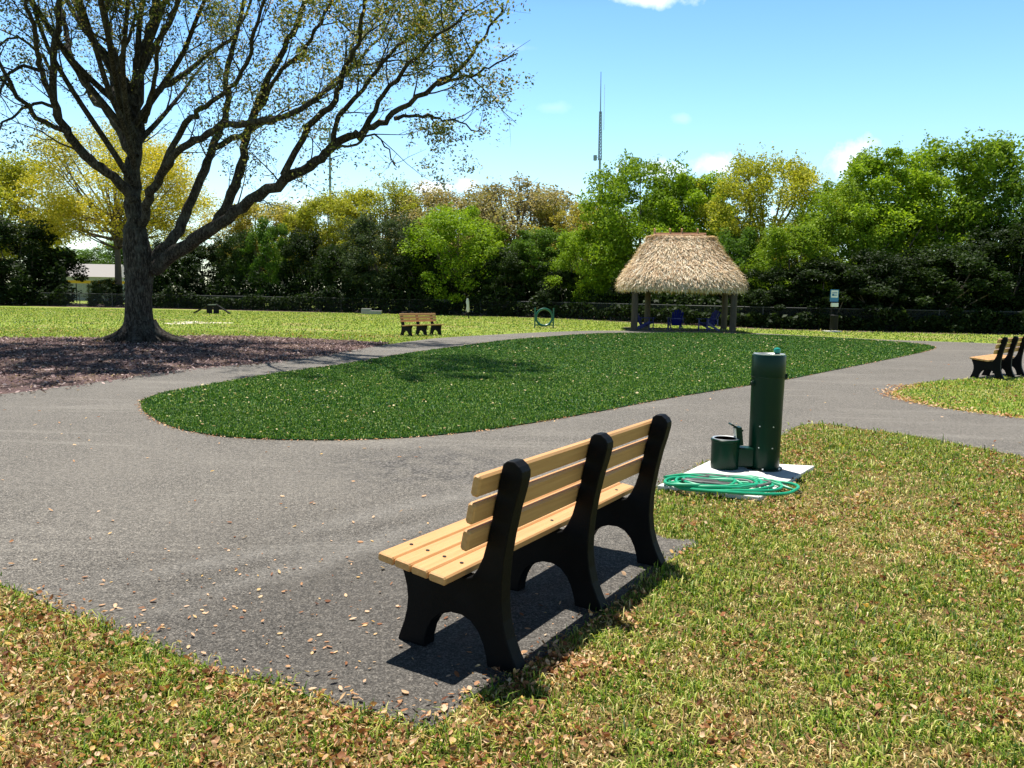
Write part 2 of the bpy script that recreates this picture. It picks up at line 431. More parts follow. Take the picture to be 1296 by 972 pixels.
mulch_px = [(-420, 528), (-200, 515), (-30, 505), (60, 495.5), (150, 483), (230, 471), (350, 460), (440, 446), (490, 434.5), (470, 432.5), (400, 429), (330, 426), (250, 425), (170, 427), (80, 427), (0, 427), (-200, 424), (-420, 422)]
mulch_poly = wobble(catmull([G(*p) for p in mulch_px], 7, True), .12, .8)
tag(sheet('mulch_bed', mulch_poly, .0025, M['mulch']), kind='structure')
# near grass base (thatch and soil under the real blades)
soil_a = [p for p in catmull([G(*p) for p in near_px], 7)]
fore = [G(-420, 600)] + [Vector((-9, .3, 0)), Vector((14, .3, 0)), Vector((16, 7.5, 0))]
soil_poly = [Vector((-9, .3, 0)), Vector((9, .3, 0))] + [G(1500, 620)] + list(reversed(catmull([G(*p) for p in slab_in + right_px[:-2]], 7))) + list(reversed(soil_a))
tag(sheet('soil', soil_poly, .0013, M['soil']), kind='structure')
isl = catmull([G(*p) for p in right_px2[1:-1]], 7)
island_poly = isl
def sand_patch():
    c = G(246, 408.5); P = []
    for k in range(40):
        a = k / 40 * 2 * math.pi; r_ = 1 + .35 * math.sin(3 * a + 1) + .2 * math.sin(7 * a)
        P.append(c + Vector((1.15 * r_ * math.cos(a), 1.6 * r_ * math.sin(a), 0)))
    tag(sheet('sand', P, .0035, M['sand']), kind='structure')
sand_patch()
# litter strip below the hedge
fpts = [(-150, 70), (0, 69), (250, 67), (450, 63.5), (620, 60), (690, 58.5), (760, 54), (870, 47), (985, 43), (1100, 42), (1296, 41), (1500, 40)]
def ray_at(px, D, z=0.0):
    r = ray(px, hor(px)); return Vector((r.x / r.y * D, D, z))
def fD(px):
    for (a, d0), (b, d1) in zip(fpts, fpts[1:]):
        if a <= px <= b: return d0 + (d1 - d0) * (px - a) / (b - a)
    return fpts[0][1] if px < 0 else fpts[-1][1]
strip = [ray_at(x, fD(x) - 1.6) for x in range(-150, 1501, 50)] + [ray_at(x, fD(x) + 16) for x in range(1500, -151, -50)]
sheet_l = sheet('dirt', wobble(strip, .5, .5), .0055, M['mulch']); tag(sheet_l, kind='structure')

# ------------------------------------------------------------------ scattered stuff
def frustum_pts(n, d0, d1, margin=1.0):
    D = np.sqrt(rng.uniform(d0 * d0, d1 * d1, n)); w = .665 * D + margin
    return rng.uniform(-1, 1, n) * w, D
def area(d0, d1, margin=1.0): return (.665 * (d1 ** 2 - d0 ** 2) + 2 * margin * (d1 - d0))
def blades(x, y, h, w, z0=0.0, lean=.6, bent=True):
    n = len(x); a = rng.uniform(0, 2 * np.pi, n); l = rng.uniform(.1, 1, n) * lean; b = a + rng.normal(0, .5, n) + np.pi / 2
    hx, hy = np.cos(a) * l * h, np.sin(a) * l * h; wx, wy = np.cos(b) * w / 2, np.sin(b) * w / 2
    V = np.empty((n, 5, 3)); z0 = np.broadcast_to(z0, n)
    V[:, 0] = np.stack([x - wx, y - wy, z0], 1); V[:, 1] = np.stack([x + wx, y + wy, z0], 1)
    hm = h * .6
    V[:, 2] = np.stack([x + wx * .9 + hx * .35, y + wy * .9 + hy * .35, z0 + hm], 1); V[:, 3] = np.stack([x - wx * .9 + hx * .35, y - wy * .9 + hy * .35, z0 + hm], 1)
    V[:, 4] = np.stack([x + hx, y + hy, z0 + h * (1 - .45 * l)], 1)
    i = np.arange(n)[:, None] * 5
    return V.reshape(-1, 3), i + np.array([[0, 1, 2, 3]]), i + np.array([[3, 2, 4]])
def join(parts):
    V = []; Q = []; T = []; o = 0
    for v, q, t in parts: V.append(v); Q.append(q + o); T.append(t + o); o += len(v)
    return np.concatenate(V), [np.concatenate(Q), np.concatenate(T)]
tree_base = G(178, 432)
slab_c = None
slab_px = [(832, 615), (898, 583.5), (1031, 590), (962, 630)]
slabP = [G(*p, .03) for p in slab_px]
bands = [(1.7, 3.4, 16000, 1.0), (3.4, 5.5, 10000, 1.2), (5.5, 9, 4200, 1.6), (9, 16, 1000, 2.6), (16, 30, 330, 4.2), (30, 62, 60, 7.5)]
Gp, Dp, Mp = [], [], []
fence_poly = [ray_at(x, fD(x) - 1.2) for x in range(-150, 1501, 50)] + [Vector((60, -5, 0)), Vector((-60, -5, 0))]
def not_paved(x, y, grow=0):
    return ~(inside(x, y, path_poly) | inside(x, y, turf_poly) | inside(x, y, slabP))
for d0, d1, den, s in bands:
    mg = 2.2 if d0 < 9 else 3.0
    n = int(area(d0, d1, mg) * den); x, y = frustum_pts(n, d0, d1, mg)
    # fringe over the pavement edge
    jx, jy = x + rng.normal(0, .025 * s ** .5, n), y + rng.normal(0, .025 * s ** .5, n)
    ok = not_paved(jx, jy) & ~inside(x, y, slabP) & inside(x, y, fence_poly) & ~inside(x, y, turf_poly)
    x, y = x[ok], y[ok]
    mul = inside(x, y, mulch_poly)
    p1 = vnoise(x, y, .9, 1) * .55 + vnoise(x, y, 3.5, 2) * .45      # patches of green / bare
    p2 = vnoise(x, y, 9, 4)
    # greener far lawn and greener right edge, thinner straw by the pump and pad
    green = p1 * .42 + p2 * .38 + .10 + np.clip((x - 2.6) * .07, -.04, .22) + np.clip((y - 9) * .02, 0, .2)
    # band of dry grass just behind the mulch
    r_ = rng.uniform(0, 1, len(x))
    isg = (r_ < np.clip((green - .30) * 3.1, .12, .90)) & ~mul
    isd = (~isg) & (rng.uniform(0, 1, len(x)) < (.46 if d0 < 12 else .3)) & ~(mul & (rng.uniform(0, 1, len(x)) < .93))
    for sel, L, hh in ((isg, Gp, .026), (isd, Dp, .018)):
        xx, yy = x[sel], y[sel]; k = len(xx)
        pn = vnoise(xx, yy, 14, 8)
        h = hh * rng.lognormal(0, .4, k) * (.5 + 1.0 * pn) * (1 + .10 * (s - 1)); w = rng.uniform(.003, .0068, k) * s
        L.append(blades(xx, yy, h, w, 0.0, 1.15 if L is Gp else 1.8))
V, Fc = join(Gp); tag(link('grass', mesh_np('grass', V, Fc), M['grass']), 'short green lawn grass growing around the paths', 'grass', kind='stuff')
V, Fc = join(Dp); tag(link('dry_grass', mesh_np('dry_grass', V, Fc), M['dry_grass']), 'dry straw coloured grass mixed into the lawn', 'grass', kind='stuff')
# artificial turf pile
Tp = []
for d0, d1, den, s in [(6.5, 10, 5200, 1.5), (10, 15, 2200, 2.2), (15, 22, 900, 3.4), (22, 40, 330, 5.5)]:
    n = int(area(d0, d1, 0) * den); x, y = frustum_pts(n, d0, d1, 0)
    ok = inside(x + rng.normal(0, .012, n), y + rng.normal(0, .012, n), turf_poly); x, y = x[ok], y[ok]; k = len(x)
    pn = vnoise(x, y, 12, 18)
    Tp.append(blades(x, y, .034 * rng.uniform(.7, 1.25, k) * (.75 + .5 * pn), rng.uniform(.004, .008, k) * s, .016, .8))
V, Fc = join(Tp); tag(link('turf_pile', mesh_np('turf_pile', V, Fc), M['turf']), 'dark green pile of the artificial turf oval', 'turf', kind='stuff')
# fallen leaves
def leaf_cards(x, y, z, size, tilt=.45, aspect=.5, curl=.25):
    n = len(x); a = rng.uniform(0, 2 * np.pi, n)
    nx, ny = rng.normal(0, tilt, n), rng.normal(0, tilt, n)
    N = np.stack([nx, ny, np.ones(n)], 1); N /= np.linalg.norm(N, axis=1)[:, None]
    T = np.stack([np.cos(a), np.sin(a), np.zeros(n)], 1); T -= N * (T * N).sum(1)[:, None]; T /= np.linalg.norm(T, axis=1)[:, None]
    aspect = aspect * rng.uniform(.55, 1.25, (n, 1)); B = np.cross(N, T); C = np.stack([x, y, np.broadcast_to(z, n)], 1) + N * 0
    C[:, 2] += (np.abs(T[:, 2]) * .5 + np.abs(B[:, 2]) * .3) * size
    L = size[:, None] * T / 2; W = size[:, None] * aspect * B / 2 * rng.uniform(.6, 1.3, (n, 1)); U = N * size[:, None] * curl * rng.uniform(-.3, 1, (n, 1))
    V = np.stack([C - L + U * .3, C - L * .35 - W * .9 + U * .5, C + L * .4 - W + U * .6, C + L + U * .4, C + L * .4 + W + U * .6, C - L * .35 + W * .9 + U * .5], 1)
    mid = np.stack([C - L * .35, C + L * .4], 1); V = np.concatenate([V, mid], 1)
    i = np.arange(n)[:, None] * 8
    Q = np.concatenate([i + np.array([[1, 2, 7, 6]]), i + np.array([[6, 7, 4, 5]])]); T3 = np.concatenate([i + np.array([[0, 1, 6]]), i + np.array([[0, 6, 5]]), i + np.array([[2, 3, 7]]), i + np.array([[7, 3, 4]])])
    return V.reshape(-1, 3), Q, T3
Lp = []
for d0, d1, den, s in [(1.7, 3.4, 3800, .92), (3.4, 5.5, 2700, .98), (5.5, 9, 1000, 1.0), (9, 16, 170, 1.4), (16, 30, 14, 2.4)]:
    n = int(area(d0, d1) * den); x, y = frustum_pts(n, d0, d1)
    p = vnoise(x, y, 1.1, 31) * .5 + vnoise(x, y, 4, 32) * .5
    ok = not_paved(x + rng.normal(0, .05, n), y + rng.normal(0, .05, n)) & ~inside(x, y, slabP) & (rng.uniform(0, 1, n) < np.clip((p - .34) * 2.6, .08, 1)) & ~inside(x, y, mulch_poly) & ~inside(x, y, turf_poly)
    x, y = x[ok], y[ok]; k = len(x)
    Lp.append(leaf_cards(x, y, rng.uniform(.004, .024, k), np.minimum(rng.lognormal(-3.95, .38, k), .038) * s, .85, .55, .9))
# drift of leaves along the near edge of the pavement
edge = catmull([G(*p) for p in near_px[1:15]], 40); e = np.array([(p.x, p.y) for p in edge])
k = 380; ii = rng.integers(0, len(e), k); x = e[ii, 0] + rng.normal(0, .09, k); y = e[ii, 1] + rng.normal(0, .07, k)
Lp.append(leaf_cards(x, y, .010, rng.uniform(.015, .038, k), .4))
edge = catmull([G(*p) for p in right_px2[2:8]], 40); e = np.array([(p.x, p.y) for p in edge])
k = 700; ii = rng.integers(0, len(e), k); x = e[ii, 0] + rng.normal(0, .12, k); y = e[ii, 1] + rng.normal(.02, .09, k)
Lp.append(leaf_cards(x, y, .012, rng.uniform(.03, .06, k), .4))
V, Fc = join(Lp); tag(link('fallen_leaves', mesh_np('fallen_leaves', V, Fc), M['dead_leaf']), 'brown and tan dead leaves lying in the lawn', 'leaves', kind='stuff')
# on asphalt and turf
Ap = []
n = 9000; x, y = frustum_pts(n, 2.3, 24)
p = vnoise(x, y, .8, 41); wgt = np.exp(-((x + .8) ** 2 / 8 + (y - 3.2) ** 2 / 4)) * 1.0 + .16 + .25 * np.exp(-((x + 5) ** 2 / 6 + (y - 9) ** 2 / 6))
ok = inside(x, y, path_poly) & ~inside(x, y, turf_poly) & ~inside(x, y, slabP) & (rng.uniform(0, 1, n) < wgt * (.25 + p) * (.22 + 3.0 / (y + .5)))
x, y = x[ok], y[ok]; Ap.append(leaf_cards(x, y, .007, rng.uniform(.014, .038, len(x)) * (1 + .03 * y), .22))
# a denser sprinkling on the near asphalt
n = 1100; x = rng.normal(-1.1, 1.1, n); y = rng.normal(3.3, .8, n); ok = inside(x, y, path_poly) & (rng.uniform(0, 1, n) < .45)
x, y = x[ok], y[ok]; Ap.append(leaf_cards(x, y, .007, rng.uniform(.010, .030, len(x)), .2))
V, Fc = join(Ap); tag(link('path_leaves', mesh_np('path_leaves', V, Fc), M['dead_leaf']), 'small dry leaves scattered over the asphalt path', 'leaves', kind='stuff')
n = 19000; x, y = frustum_pts(n, 7, 32); ok = inside(x, y, turf_poly) & (rng.uniform(0, 1, n) < (.14 + .5 * np.exp(-((x + 4) ** 2 / 9 + (y - 10) ** 2 / 9))) * (.3 + vnoise(x, y, .7, 44)))
x, y = x[ok], y[ok]
V, Fc = join([leaf_cards(x, y, .05, rng.uniform(.025, .05, len(x)) * (1 + .03 * (y - 8)), .35)])
tag(link('turf_leaves', mesh_np('turf_leaves', V, Fc), M['pale_leaf']), 'pale yellow leaves dotted over the artificial turf', 'leaves', kind='stuff')
e = np.array([(p.x, p.y) for p in catmull([G(*p) for p in turf_px], 60, True)]); k = 2600; ii = rng.integers(0, len(e), k)
V, Fc = join([leaf_cards(e[ii, 0] + rng.normal(0, .035, k), e[ii, 1] + rng.normal(0, .035, k), .008, rng.uniform(.012, .035, k) * (1 + .04 * (e[ii, 1] - 8)), .4)])
tag(link('edge_debris', mesh_np('edge_debris', V, Fc), M['dead_leaf']), 'crumbs of dry leaf gathered along the turf edge', 'leaves', kind='stuff')
# mulch chips
n = 110000; x, y = frustum_pts(n, 9, 31, 2); ok = inside(x + rng.normal(0, .1, n), y + rng.normal(0, .2, n), mulch_poly); x, y = x[ok], y[ok]
V, Fc = join([leaf_cards(x, y, .006, rng.uniform(.03, .09, len(x)), .5, .45)])
tag(link('mulch', mesh_np('mulch', V, Fc), M['mulch_chip']), 'reddish brown mulch and leaf litter under the spreading tree', 'mulch', kind='stuff')

# ------------------------------------------------------------------ concrete slab
mb = MB(); n = 4
mb.v = [(p.x, p.y, 0.0) for p in slabP] + [(p.x, p.y, .035) for p in slabP]
mb.f = [(3, 2, 1, 0), (4, 5, 6, 7)] + [(i, (i + 1) % 4, (i + 1) % 4 + 4, i + 4) for i in range(4)]
so = mb.build('concrete_slab', M['concrete'], bevel=.006)
tag(so, 'white concrete slab beneath the green drinking fountain', 'slab', kind='structure')

# ------------------------------------------------------------------ bench
BL = 1.85; FS = [.167, .925, 1.683]
prof = [(-.25, .835), (-.225, .853), (-.195, .852), (-.176, .838), (-.170, .815), (-.150, .72), (-.128, .61), (-.108, .52), (-.088, .45), (-.062, .395), (-.035, .357), (-.005, .346), (.05, .350), (.15, .360), (.25, .370), (.335, .379),
        (.343, .372), (.338, .345), (.318, .30), (.303, .25), (.297, .20), (.302, .15), (.317, .09), (.338, .04), (.352, .0),
        (.205, .0), (.202, .035), (.188, .085), (.162, .13), (.122, .165), (.07, .185), (.015, .187), (-.03, .172), (-.068, .135), (-.092, .09), (-.108, .04), (-.115, .0),
        (-.262, .0), (-.258, .022), (-.232, .07), (-.205, .13), (-.186, .20), (-.177, .28), (-.178, .36), (-.186, .45), (-.203, .55), (-.225, .65), (-.248, .73), (-.262, .79), (-.262, .815)]
def frame_mesh(u, parent):
    T = .072; n = len(prof); mb = MB(); import bmesh
    bm = bmesh.new(); a = [bm.verts.new((u - T / 2, v, z)) for v, z in prof]
    f = bm.faces.new(a); r = bmesh.ops.extrude_face_region(bm, geom=[f])
    for g in r['geom']:
        if isinstance(g, bmesh.types.BMVert): g.co.x = u + T / 2
    bmesh.ops.recalc_face_normals(bm, faces=bm.faces[:])
    me = bpy.data.meshes.new('frame'); bm.to_mesh(me); bm.free()
    o = link('frame', me, M['black_plastic'], parent); b = o.modifiers.new('bevel', 'BEVEL'); b.width = .009; b.segments = 2; b.limit_method = 'ANGLE'; b.angle_limit = R(35)
    return o
def make_bench(label):
    root = empty('park_bench'); tag(root, label, 'bench')
    for u in FS: frame_mesh(u, root)
    slope = math.atan2(.038, .35); d = .35; pw = .0845; gap = (d - 4 * pw) / 3; Rx = Matrix.Rotation(slope, 3, 'X')
    for i in range(4):
        v = pw / 2 + i * (pw + gap); zc = .386 + (v / d) * .038 - .0185
        s = MB().box((BL / 2 + (i % 2) * .003, v, zc), (BL + [0, .004, -.003, .002][i], pw, .037), Rx, .007).build('seat_plank', M['tan_plank'], root)
        for u in FS:
            b = MB(); nrm = Rx @ Vector((0, 0, 1)); c = Vector((u, v, zc)) + nrm * .0175
            b.tube([c, c + nrm * .0035], .0085, 10); b.build('bolt', M['bolt'], s)
    for (v0, z0, v1, z1) in [(-.147, .722, -.165, .812), (-.124, .612, -.142, .702), (-.101, .503, -.119, .593)]:
        a = Vector((0, v0, z0)); bb = Vector((0, v1, z1)); ang = math.atan2(-(v1 - v0), z1 - z0); ctr = (a + bb) / 2; Rm = Matrix.Rotation(ang, 3, 'X')
        off = Rm @ Vector((0, .019, 0))
        MB().box((BL / 2, ctr.y + off.y, ctr.z + off.z), (BL, .037, .086), Rm, .009).build('back_plank', M['tan_plank'], root)
    return root
bench = make_bench('tan plank bench with black frames seen from behind, nearest of the three')
bench.location = (-.249, 2.9635, .004); bench.rotation_euler = (0, 0, R(57.957))
bench['group'] = 'park benches'
b2 = copy_tree(bench)
fr = G(531, 425.5); yaw = math.atan2(.70, .71)   # facing camera-right
# local +v must point to (0.75,-0.66): u axis = v rotated -90
def place_bench(b, ctr, facing):
    v = Vector((facing[0], facing[1])).normalized(); u = Vector((v.y, -v.x)); a = math.atan2(u.y, u.x)
    b.rotation_euler = (0, 0, a); b.location = (ctr.x - u.x * BL / 2, ctr.y - u.y * BL / 2, .004)
place_bench(b2, G(532, 424.5), (.78, -.63))
b2['label'] = 'small far bench with yellow tan back at the edge of the far lawn'
b3 = copy_tree(bench); v_ = Vector((-.694, .72, 0)); u_ = Vector((v_.y, -v_.x, 0)); o_ = G(1271, 481) - u_ * .167 + v_ * .26
b3.location = (o_.x, o_.y, .004); b3.rotation_euler = (0, 0, math.atan2(u_.y, u_.x))
b3['label'] = 'tan and black bench at the right edge of the photo beside the grass island'

# ------------------------------------------------------------------ drinking fountain
fc = G(972, 596.5, .035); fountain = empty('drinking_fountain', (fc.x, fc.y + .13, .035), R(0))
tag(fountain, 'dark green pillar drinking fountain with low pet bowl standing on the white slab', 'drinking fountain')
S = 1 / 145.0
rr = .138
MB().lathe([(rr + .02, 0), (rr + .02, .012), (rr + .008, .014)], n=40).build('base_flange', M['green_dark'], fountain, True)
MB().lathe([(rr - .008, .012), (rr - .006, .03), (rr - .003, .5), (rr, .80), (rr + .003, .803), (rr + .004, .81), (rr + .004, .985), (rr + .001, .993), (rr - .012, .996)], n=56).build('pillar', M['green_paint'], fountain, True)
bowl = MB().lathe([(rr - .010, .980), (rr - .008, 1.003), (rr - .022, 1.004), (rr - .045, .975), (.03, .945), (.008, .944)], n=40).build('bowl', M['steel'], fountain, True)
MB().lathe([(.018, .946), (.018, .951), (.004, .951)], n=16).build('drain', M['bolt'], bowl)
mb = MB(); mb.tube([(.065, -.02, .955), (.067, -.02, .985), (.060, -.02, 1.01)], [.026, .024, .022], 14)
sp = mb.build('spout', M['green_dark'], fountain, True)
MB().lathe([(.018, 1.005), (.028, 1.015), (.030, 1.035), (.024, 1.05), (.006, 1.056)], (.060, -.02, 0), 18).build('spout_cap', M['teal'], fountain, True)
for sx in (-1, 1):
    mb = MB(); mb.tube([(sx * (rr - .01), -.03, .78 + .03 * sx), (sx * (rr + .014), -.034, .78 + .03 * sx)], [.024, .024], 16); mb.tube([(sx * (rr + .014), -.034, .78 + .03 * sx), (sx * (rr + .02), -.035, .78 + .03 * sx)], [.014, .012], 12)
    mb.build('push_button', M['green_dark'], fountain, True)
# access panel with four rivets
mb = MB(); nseg = 16; a0, a1 = R(-128), R(-60); ring = []
for zz in (.175, .435):
    for k in range(nseg + 1):
        a = a0 + (a1 - a0) * k / nseg; ring.append(((rr + .001) * math.cos(a), (rr + .001) * math.sin(a), zz))
mb.add(ring, [(k, k + 1, nseg + 2 + k, nseg + 1 + k) for k in range(nseg)])
po = mb.build('access_panel', M['green_paint'], fountain, True)
for az in (-127, -80):
    for zz in (.20, .385):
        a = R(az); d = Vector((math.cos(a), math.sin(a), 0))
        MB().tube([d * (rr - .002) + Vector((0, 0, zz)), d * (rr + .0045) + Vector((0, 0, zz))], [.0075, .005], 10).build('rivet', M['steel'], po, True)
# connecting arm and low pet bowl
MB().box((-.19, -.02, .105), (.16, .13, .17), None, .012).build('arm', M['green_paint'], fountain, bevel=.004)
ped = MB().lathe([(.100, 0), (.118, .006), (.120, .02), (.120, .235), (.124, .238), (.126, .255), (.118, .262), (.110, .262)], (-.345, -.02, 0), 48).build('pedestal', M['green_paint'], fountain, True)
MB().lathe([(.116, .262), (.112, .268), (.098, .264), (.080, .235), (.02, .222), (.004, .222)], (-.345, -.02, 0), 40).build('pet_bowl', M['steel'], fountain, True)
mb = MB(); mb.box((-.235, -.02, .285), (.05, .085, .16), Matrix.Rotation(R(-8), 3, 'Y'), .004); mb.box((-.262, -.02, .362), (.12, .095, .016), Matrix.Rotation(R(28), 3, 'Y'), .003)
mb.build('pet_spout', M['green_paint'], fountain, bevel=.003)
MB().box((-.266, -.02, .300), (.012, .07, .11), Matrix.Rotation(R(-8), 3, 'Y')).build('spout_plate', M['steel'], fountain)
for a in (20, 75, 140, 250, 310):
    MB().tube([((rr + .012) * math.cos(R(a)), (rr + .012) * math.sin(R(a)), .012), ((rr + .012) * math.cos(R(a)), (rr + .012) * math.sin(R(a)), .026)], .009, 6).build('anchor_bolt', M['steel'], fountain)

# ------------------------------------------------------------------ hoses, coiled on the slab
def coil(name, c, loops, rx, ry, rad, mat, label, seed, tail=None, z0=.045):
    rs = random.Random(seed); P = []; n = int(loops * 18)
    ox = [rs.uniform(-.15, .15) for _ in range(40)]; oy = [rs.uniform(-.09, .09) for _ in range(40)]; rz_ = [rs.uniform(.55, 1.05) for _ in range(40)]
    for i in range(n):
        t = i / 18; k = int(t); f = t - k; ff = f * f * (3 - 2 * f)
        X = ox[k] * (1 - ff) + ox[k + 1] * ff; Y = oy[k] * (1 - ff) + oy[k + 1] * ff; q = rz_[k] * (1 - ff) + rz_[k + 1] * ff
        a = 2 * math.pi * t + .5 * math.sin(t * 2.1)
        P.append(Vector((c.x + X + rx * q * math.cos(a), c.y + Y + ry * q * math.sin(a), z0 + rad + .0035 * k + .007 * math.sin(a * 3 + k))))
    if tail: P += [Vector(t) for t in tail]
    P = catmull(P, 3); root = None
    o = MB().tube(P, rad, 8).build(name, mat, None, True)
    return o, P
hc = G(908, 617, .035)
tl = [G(950, 603, .07), G(975, 610, .06), G(996, 617, .05), G(1007, 621, .035)]
o, P = coil('garden_hose', hc, 8.6, .46, .26, .012, M['hose_green'], '', 17, tl, .044)
tag(o, 'bright green garden hose coiled at the foot of the fountain', 'hose')
d = (P[-1] - P[-2]).normalized(); MB().tube([P[-1] - d * .01, P[-1] + d * .05], [.014, .012], 10).build('nozzle', M['brass'], o, True)
o, P = coil('garden_hose', G(906, 613, .035), 3.8, .30, .14, .0115, M['hose_grey'], '', 9, None, .056)
tag(o, 'grey garden hose coiled inside the green one', 'hose')

# ------------------------------------------------------------------ trees
def tree_limbs(name_bark, root, limbs, levels, sides=(12, 6, 4, 3)):
    pass
class Wood:
    def __init__(s): s.V = []; s.F = []; s.n = 0
    def tube(s, pts, rad, n):
        P = np.array([tuple(p) for p in pts]); m = len(P); rad = np.asarray(rad)
        T = np.empty_like(P); T[1:-1] = P[2:] - P[:-2]; T[0] = P[1] - P[0]; T[-1] = P[-1] - P[-2]
        T /= np.linalg.norm(T, axis=1)[:, None] + 1e-9
        ref = np.cross(T[0], [0.3, .2, 1.0] if abs(T[0][2]) < .9 else [1.0, 0, 0]); ref /= np.linalg.norm(ref)
        rings = []; a = np.arange(n) * 2 * np.pi / n
        for i in range(m):
            ref = ref - T[i] * (ref @ T[i]); ref /= np.linalg.norm(ref) + 1e-9; b = np.cross(T[i], ref)
            rings.append(P[i] + rad[i] * (np.cos(a)[:, None] * ref + np.sin(a)[:, None] * b))
        s.V.append(np.concatenate(rings)); k = np.arange(n); j = (k + 1) % n
        for i in range(m - 1):
            s.F.append(s.n + np.stack([i * n + k, i * n + j, (i + 1) * n + j, (i + 1) * n + k], 1))
        s.n += m * n
    def mesh(s, name): return mesh_np(name, np.concatenate(s.V), [np.concatenate(s.F)])
def perp_dir(d, ang, az):
    o = d.orthogonal().normalized(); b = d.cross(o)
    return (d * math.cos(ang) + (o * math.cos(az) + b * math.sin(az)) * math.sin(ang)).normalized()
def shoot(rs, p, d, L, nseg, up=.12, wob=.16):
    P = [p]; d = d.copy()
    for i in range(nseg):
        d = (d + Vector((rs.gauss(0, wob), rs.gauss(0, wob), rs.gauss(0, wob) + up))).normalized(); P.append(P[-1] + d * L / nseg)
    return P
XLIM = None
def grow(rs, W, P, rad, level, tips, spec, sides):
    """spawn children along polyline P"""
    nch, Lc, t0, ang = spec[level]; m = len(P) - 1; seglen = sum((P[i + 1] - P[i]).length for i in range(m))
    az = rs.uniform(0, 6.28)
    cnt = max(1, int(nch * seglen + rs.random()))
    for k in range(cnt):
        t = t0 + (1 - t0) * (k + rs.random()) / cnt; i = min(int(t * m), m - 1); f = t * m - i
        p = P[i].lerp(P[i + 1], f); d = (P[i + 1] - P[i]).normalized(); r_ = rad[i] * (1 - f) + rad[i + 1] * f
        az += 2.4 + rs.uniform(-.5, .5); dd = perp_dir(d, R(ang) * rs.uniform(.7, 1.3), az)
        L = Lc * rs.uniform(.6, 1.25) * (1 - .5 * t if level == 0 else 1); ns = 4 if level < 2 else 3
        if XLIM is not None and p.x + dd.x * L > XLIM + rs.gauss(0, .35): continue
        if dd.z < -.25: dd.z *= .4; dd.normalize()
        C = shoot(rs, p, dd, L, ns, .07, .17); rc = min(r_ * .6, .011 * L + .004) ; cr = [rc * (1 - .72 * q / ns) for q in range(ns + 1)]
        W.tube(C, cr, sides[level])
        if level + 1 < len(spec): grow(rs, W, C, cr, level + 1, tips, spec, sides)
        else: tips.append(C)
def leaves_at(C, size, aspect=.5, droop=0.0, lrng=rng):
    """C (n,3) centres -> rhombus folded leaves"""
    n = len(C); N = lrng.normal(0, 1, (n, 3)); N[:, 2] = np.abs(N[:, 2]) + .35; N /= np.linalg.norm(N, axis=1)[:, None]
    T = lrng.normal(0, 1, (n, 3)); T -= N * (T * N).sum(1)[:, None]; T /= np.linalg.norm(T, axis=1)[:, None]; B = np.cross(N, T)
    s = (size * lrng.uniform(.65, 1.35, n))[:, None]
    V = np.stack([C - T * s / 2, C - B * s * aspect / 2 + N * s * .1, C + T * s / 2, C + B * s * aspect / 2 + N * s * .1], 1)
    i = np.arange(n)[:, None] * 4
    return V.reshape(-1, 3), i + np.array([[0, 1, 2, 3]])

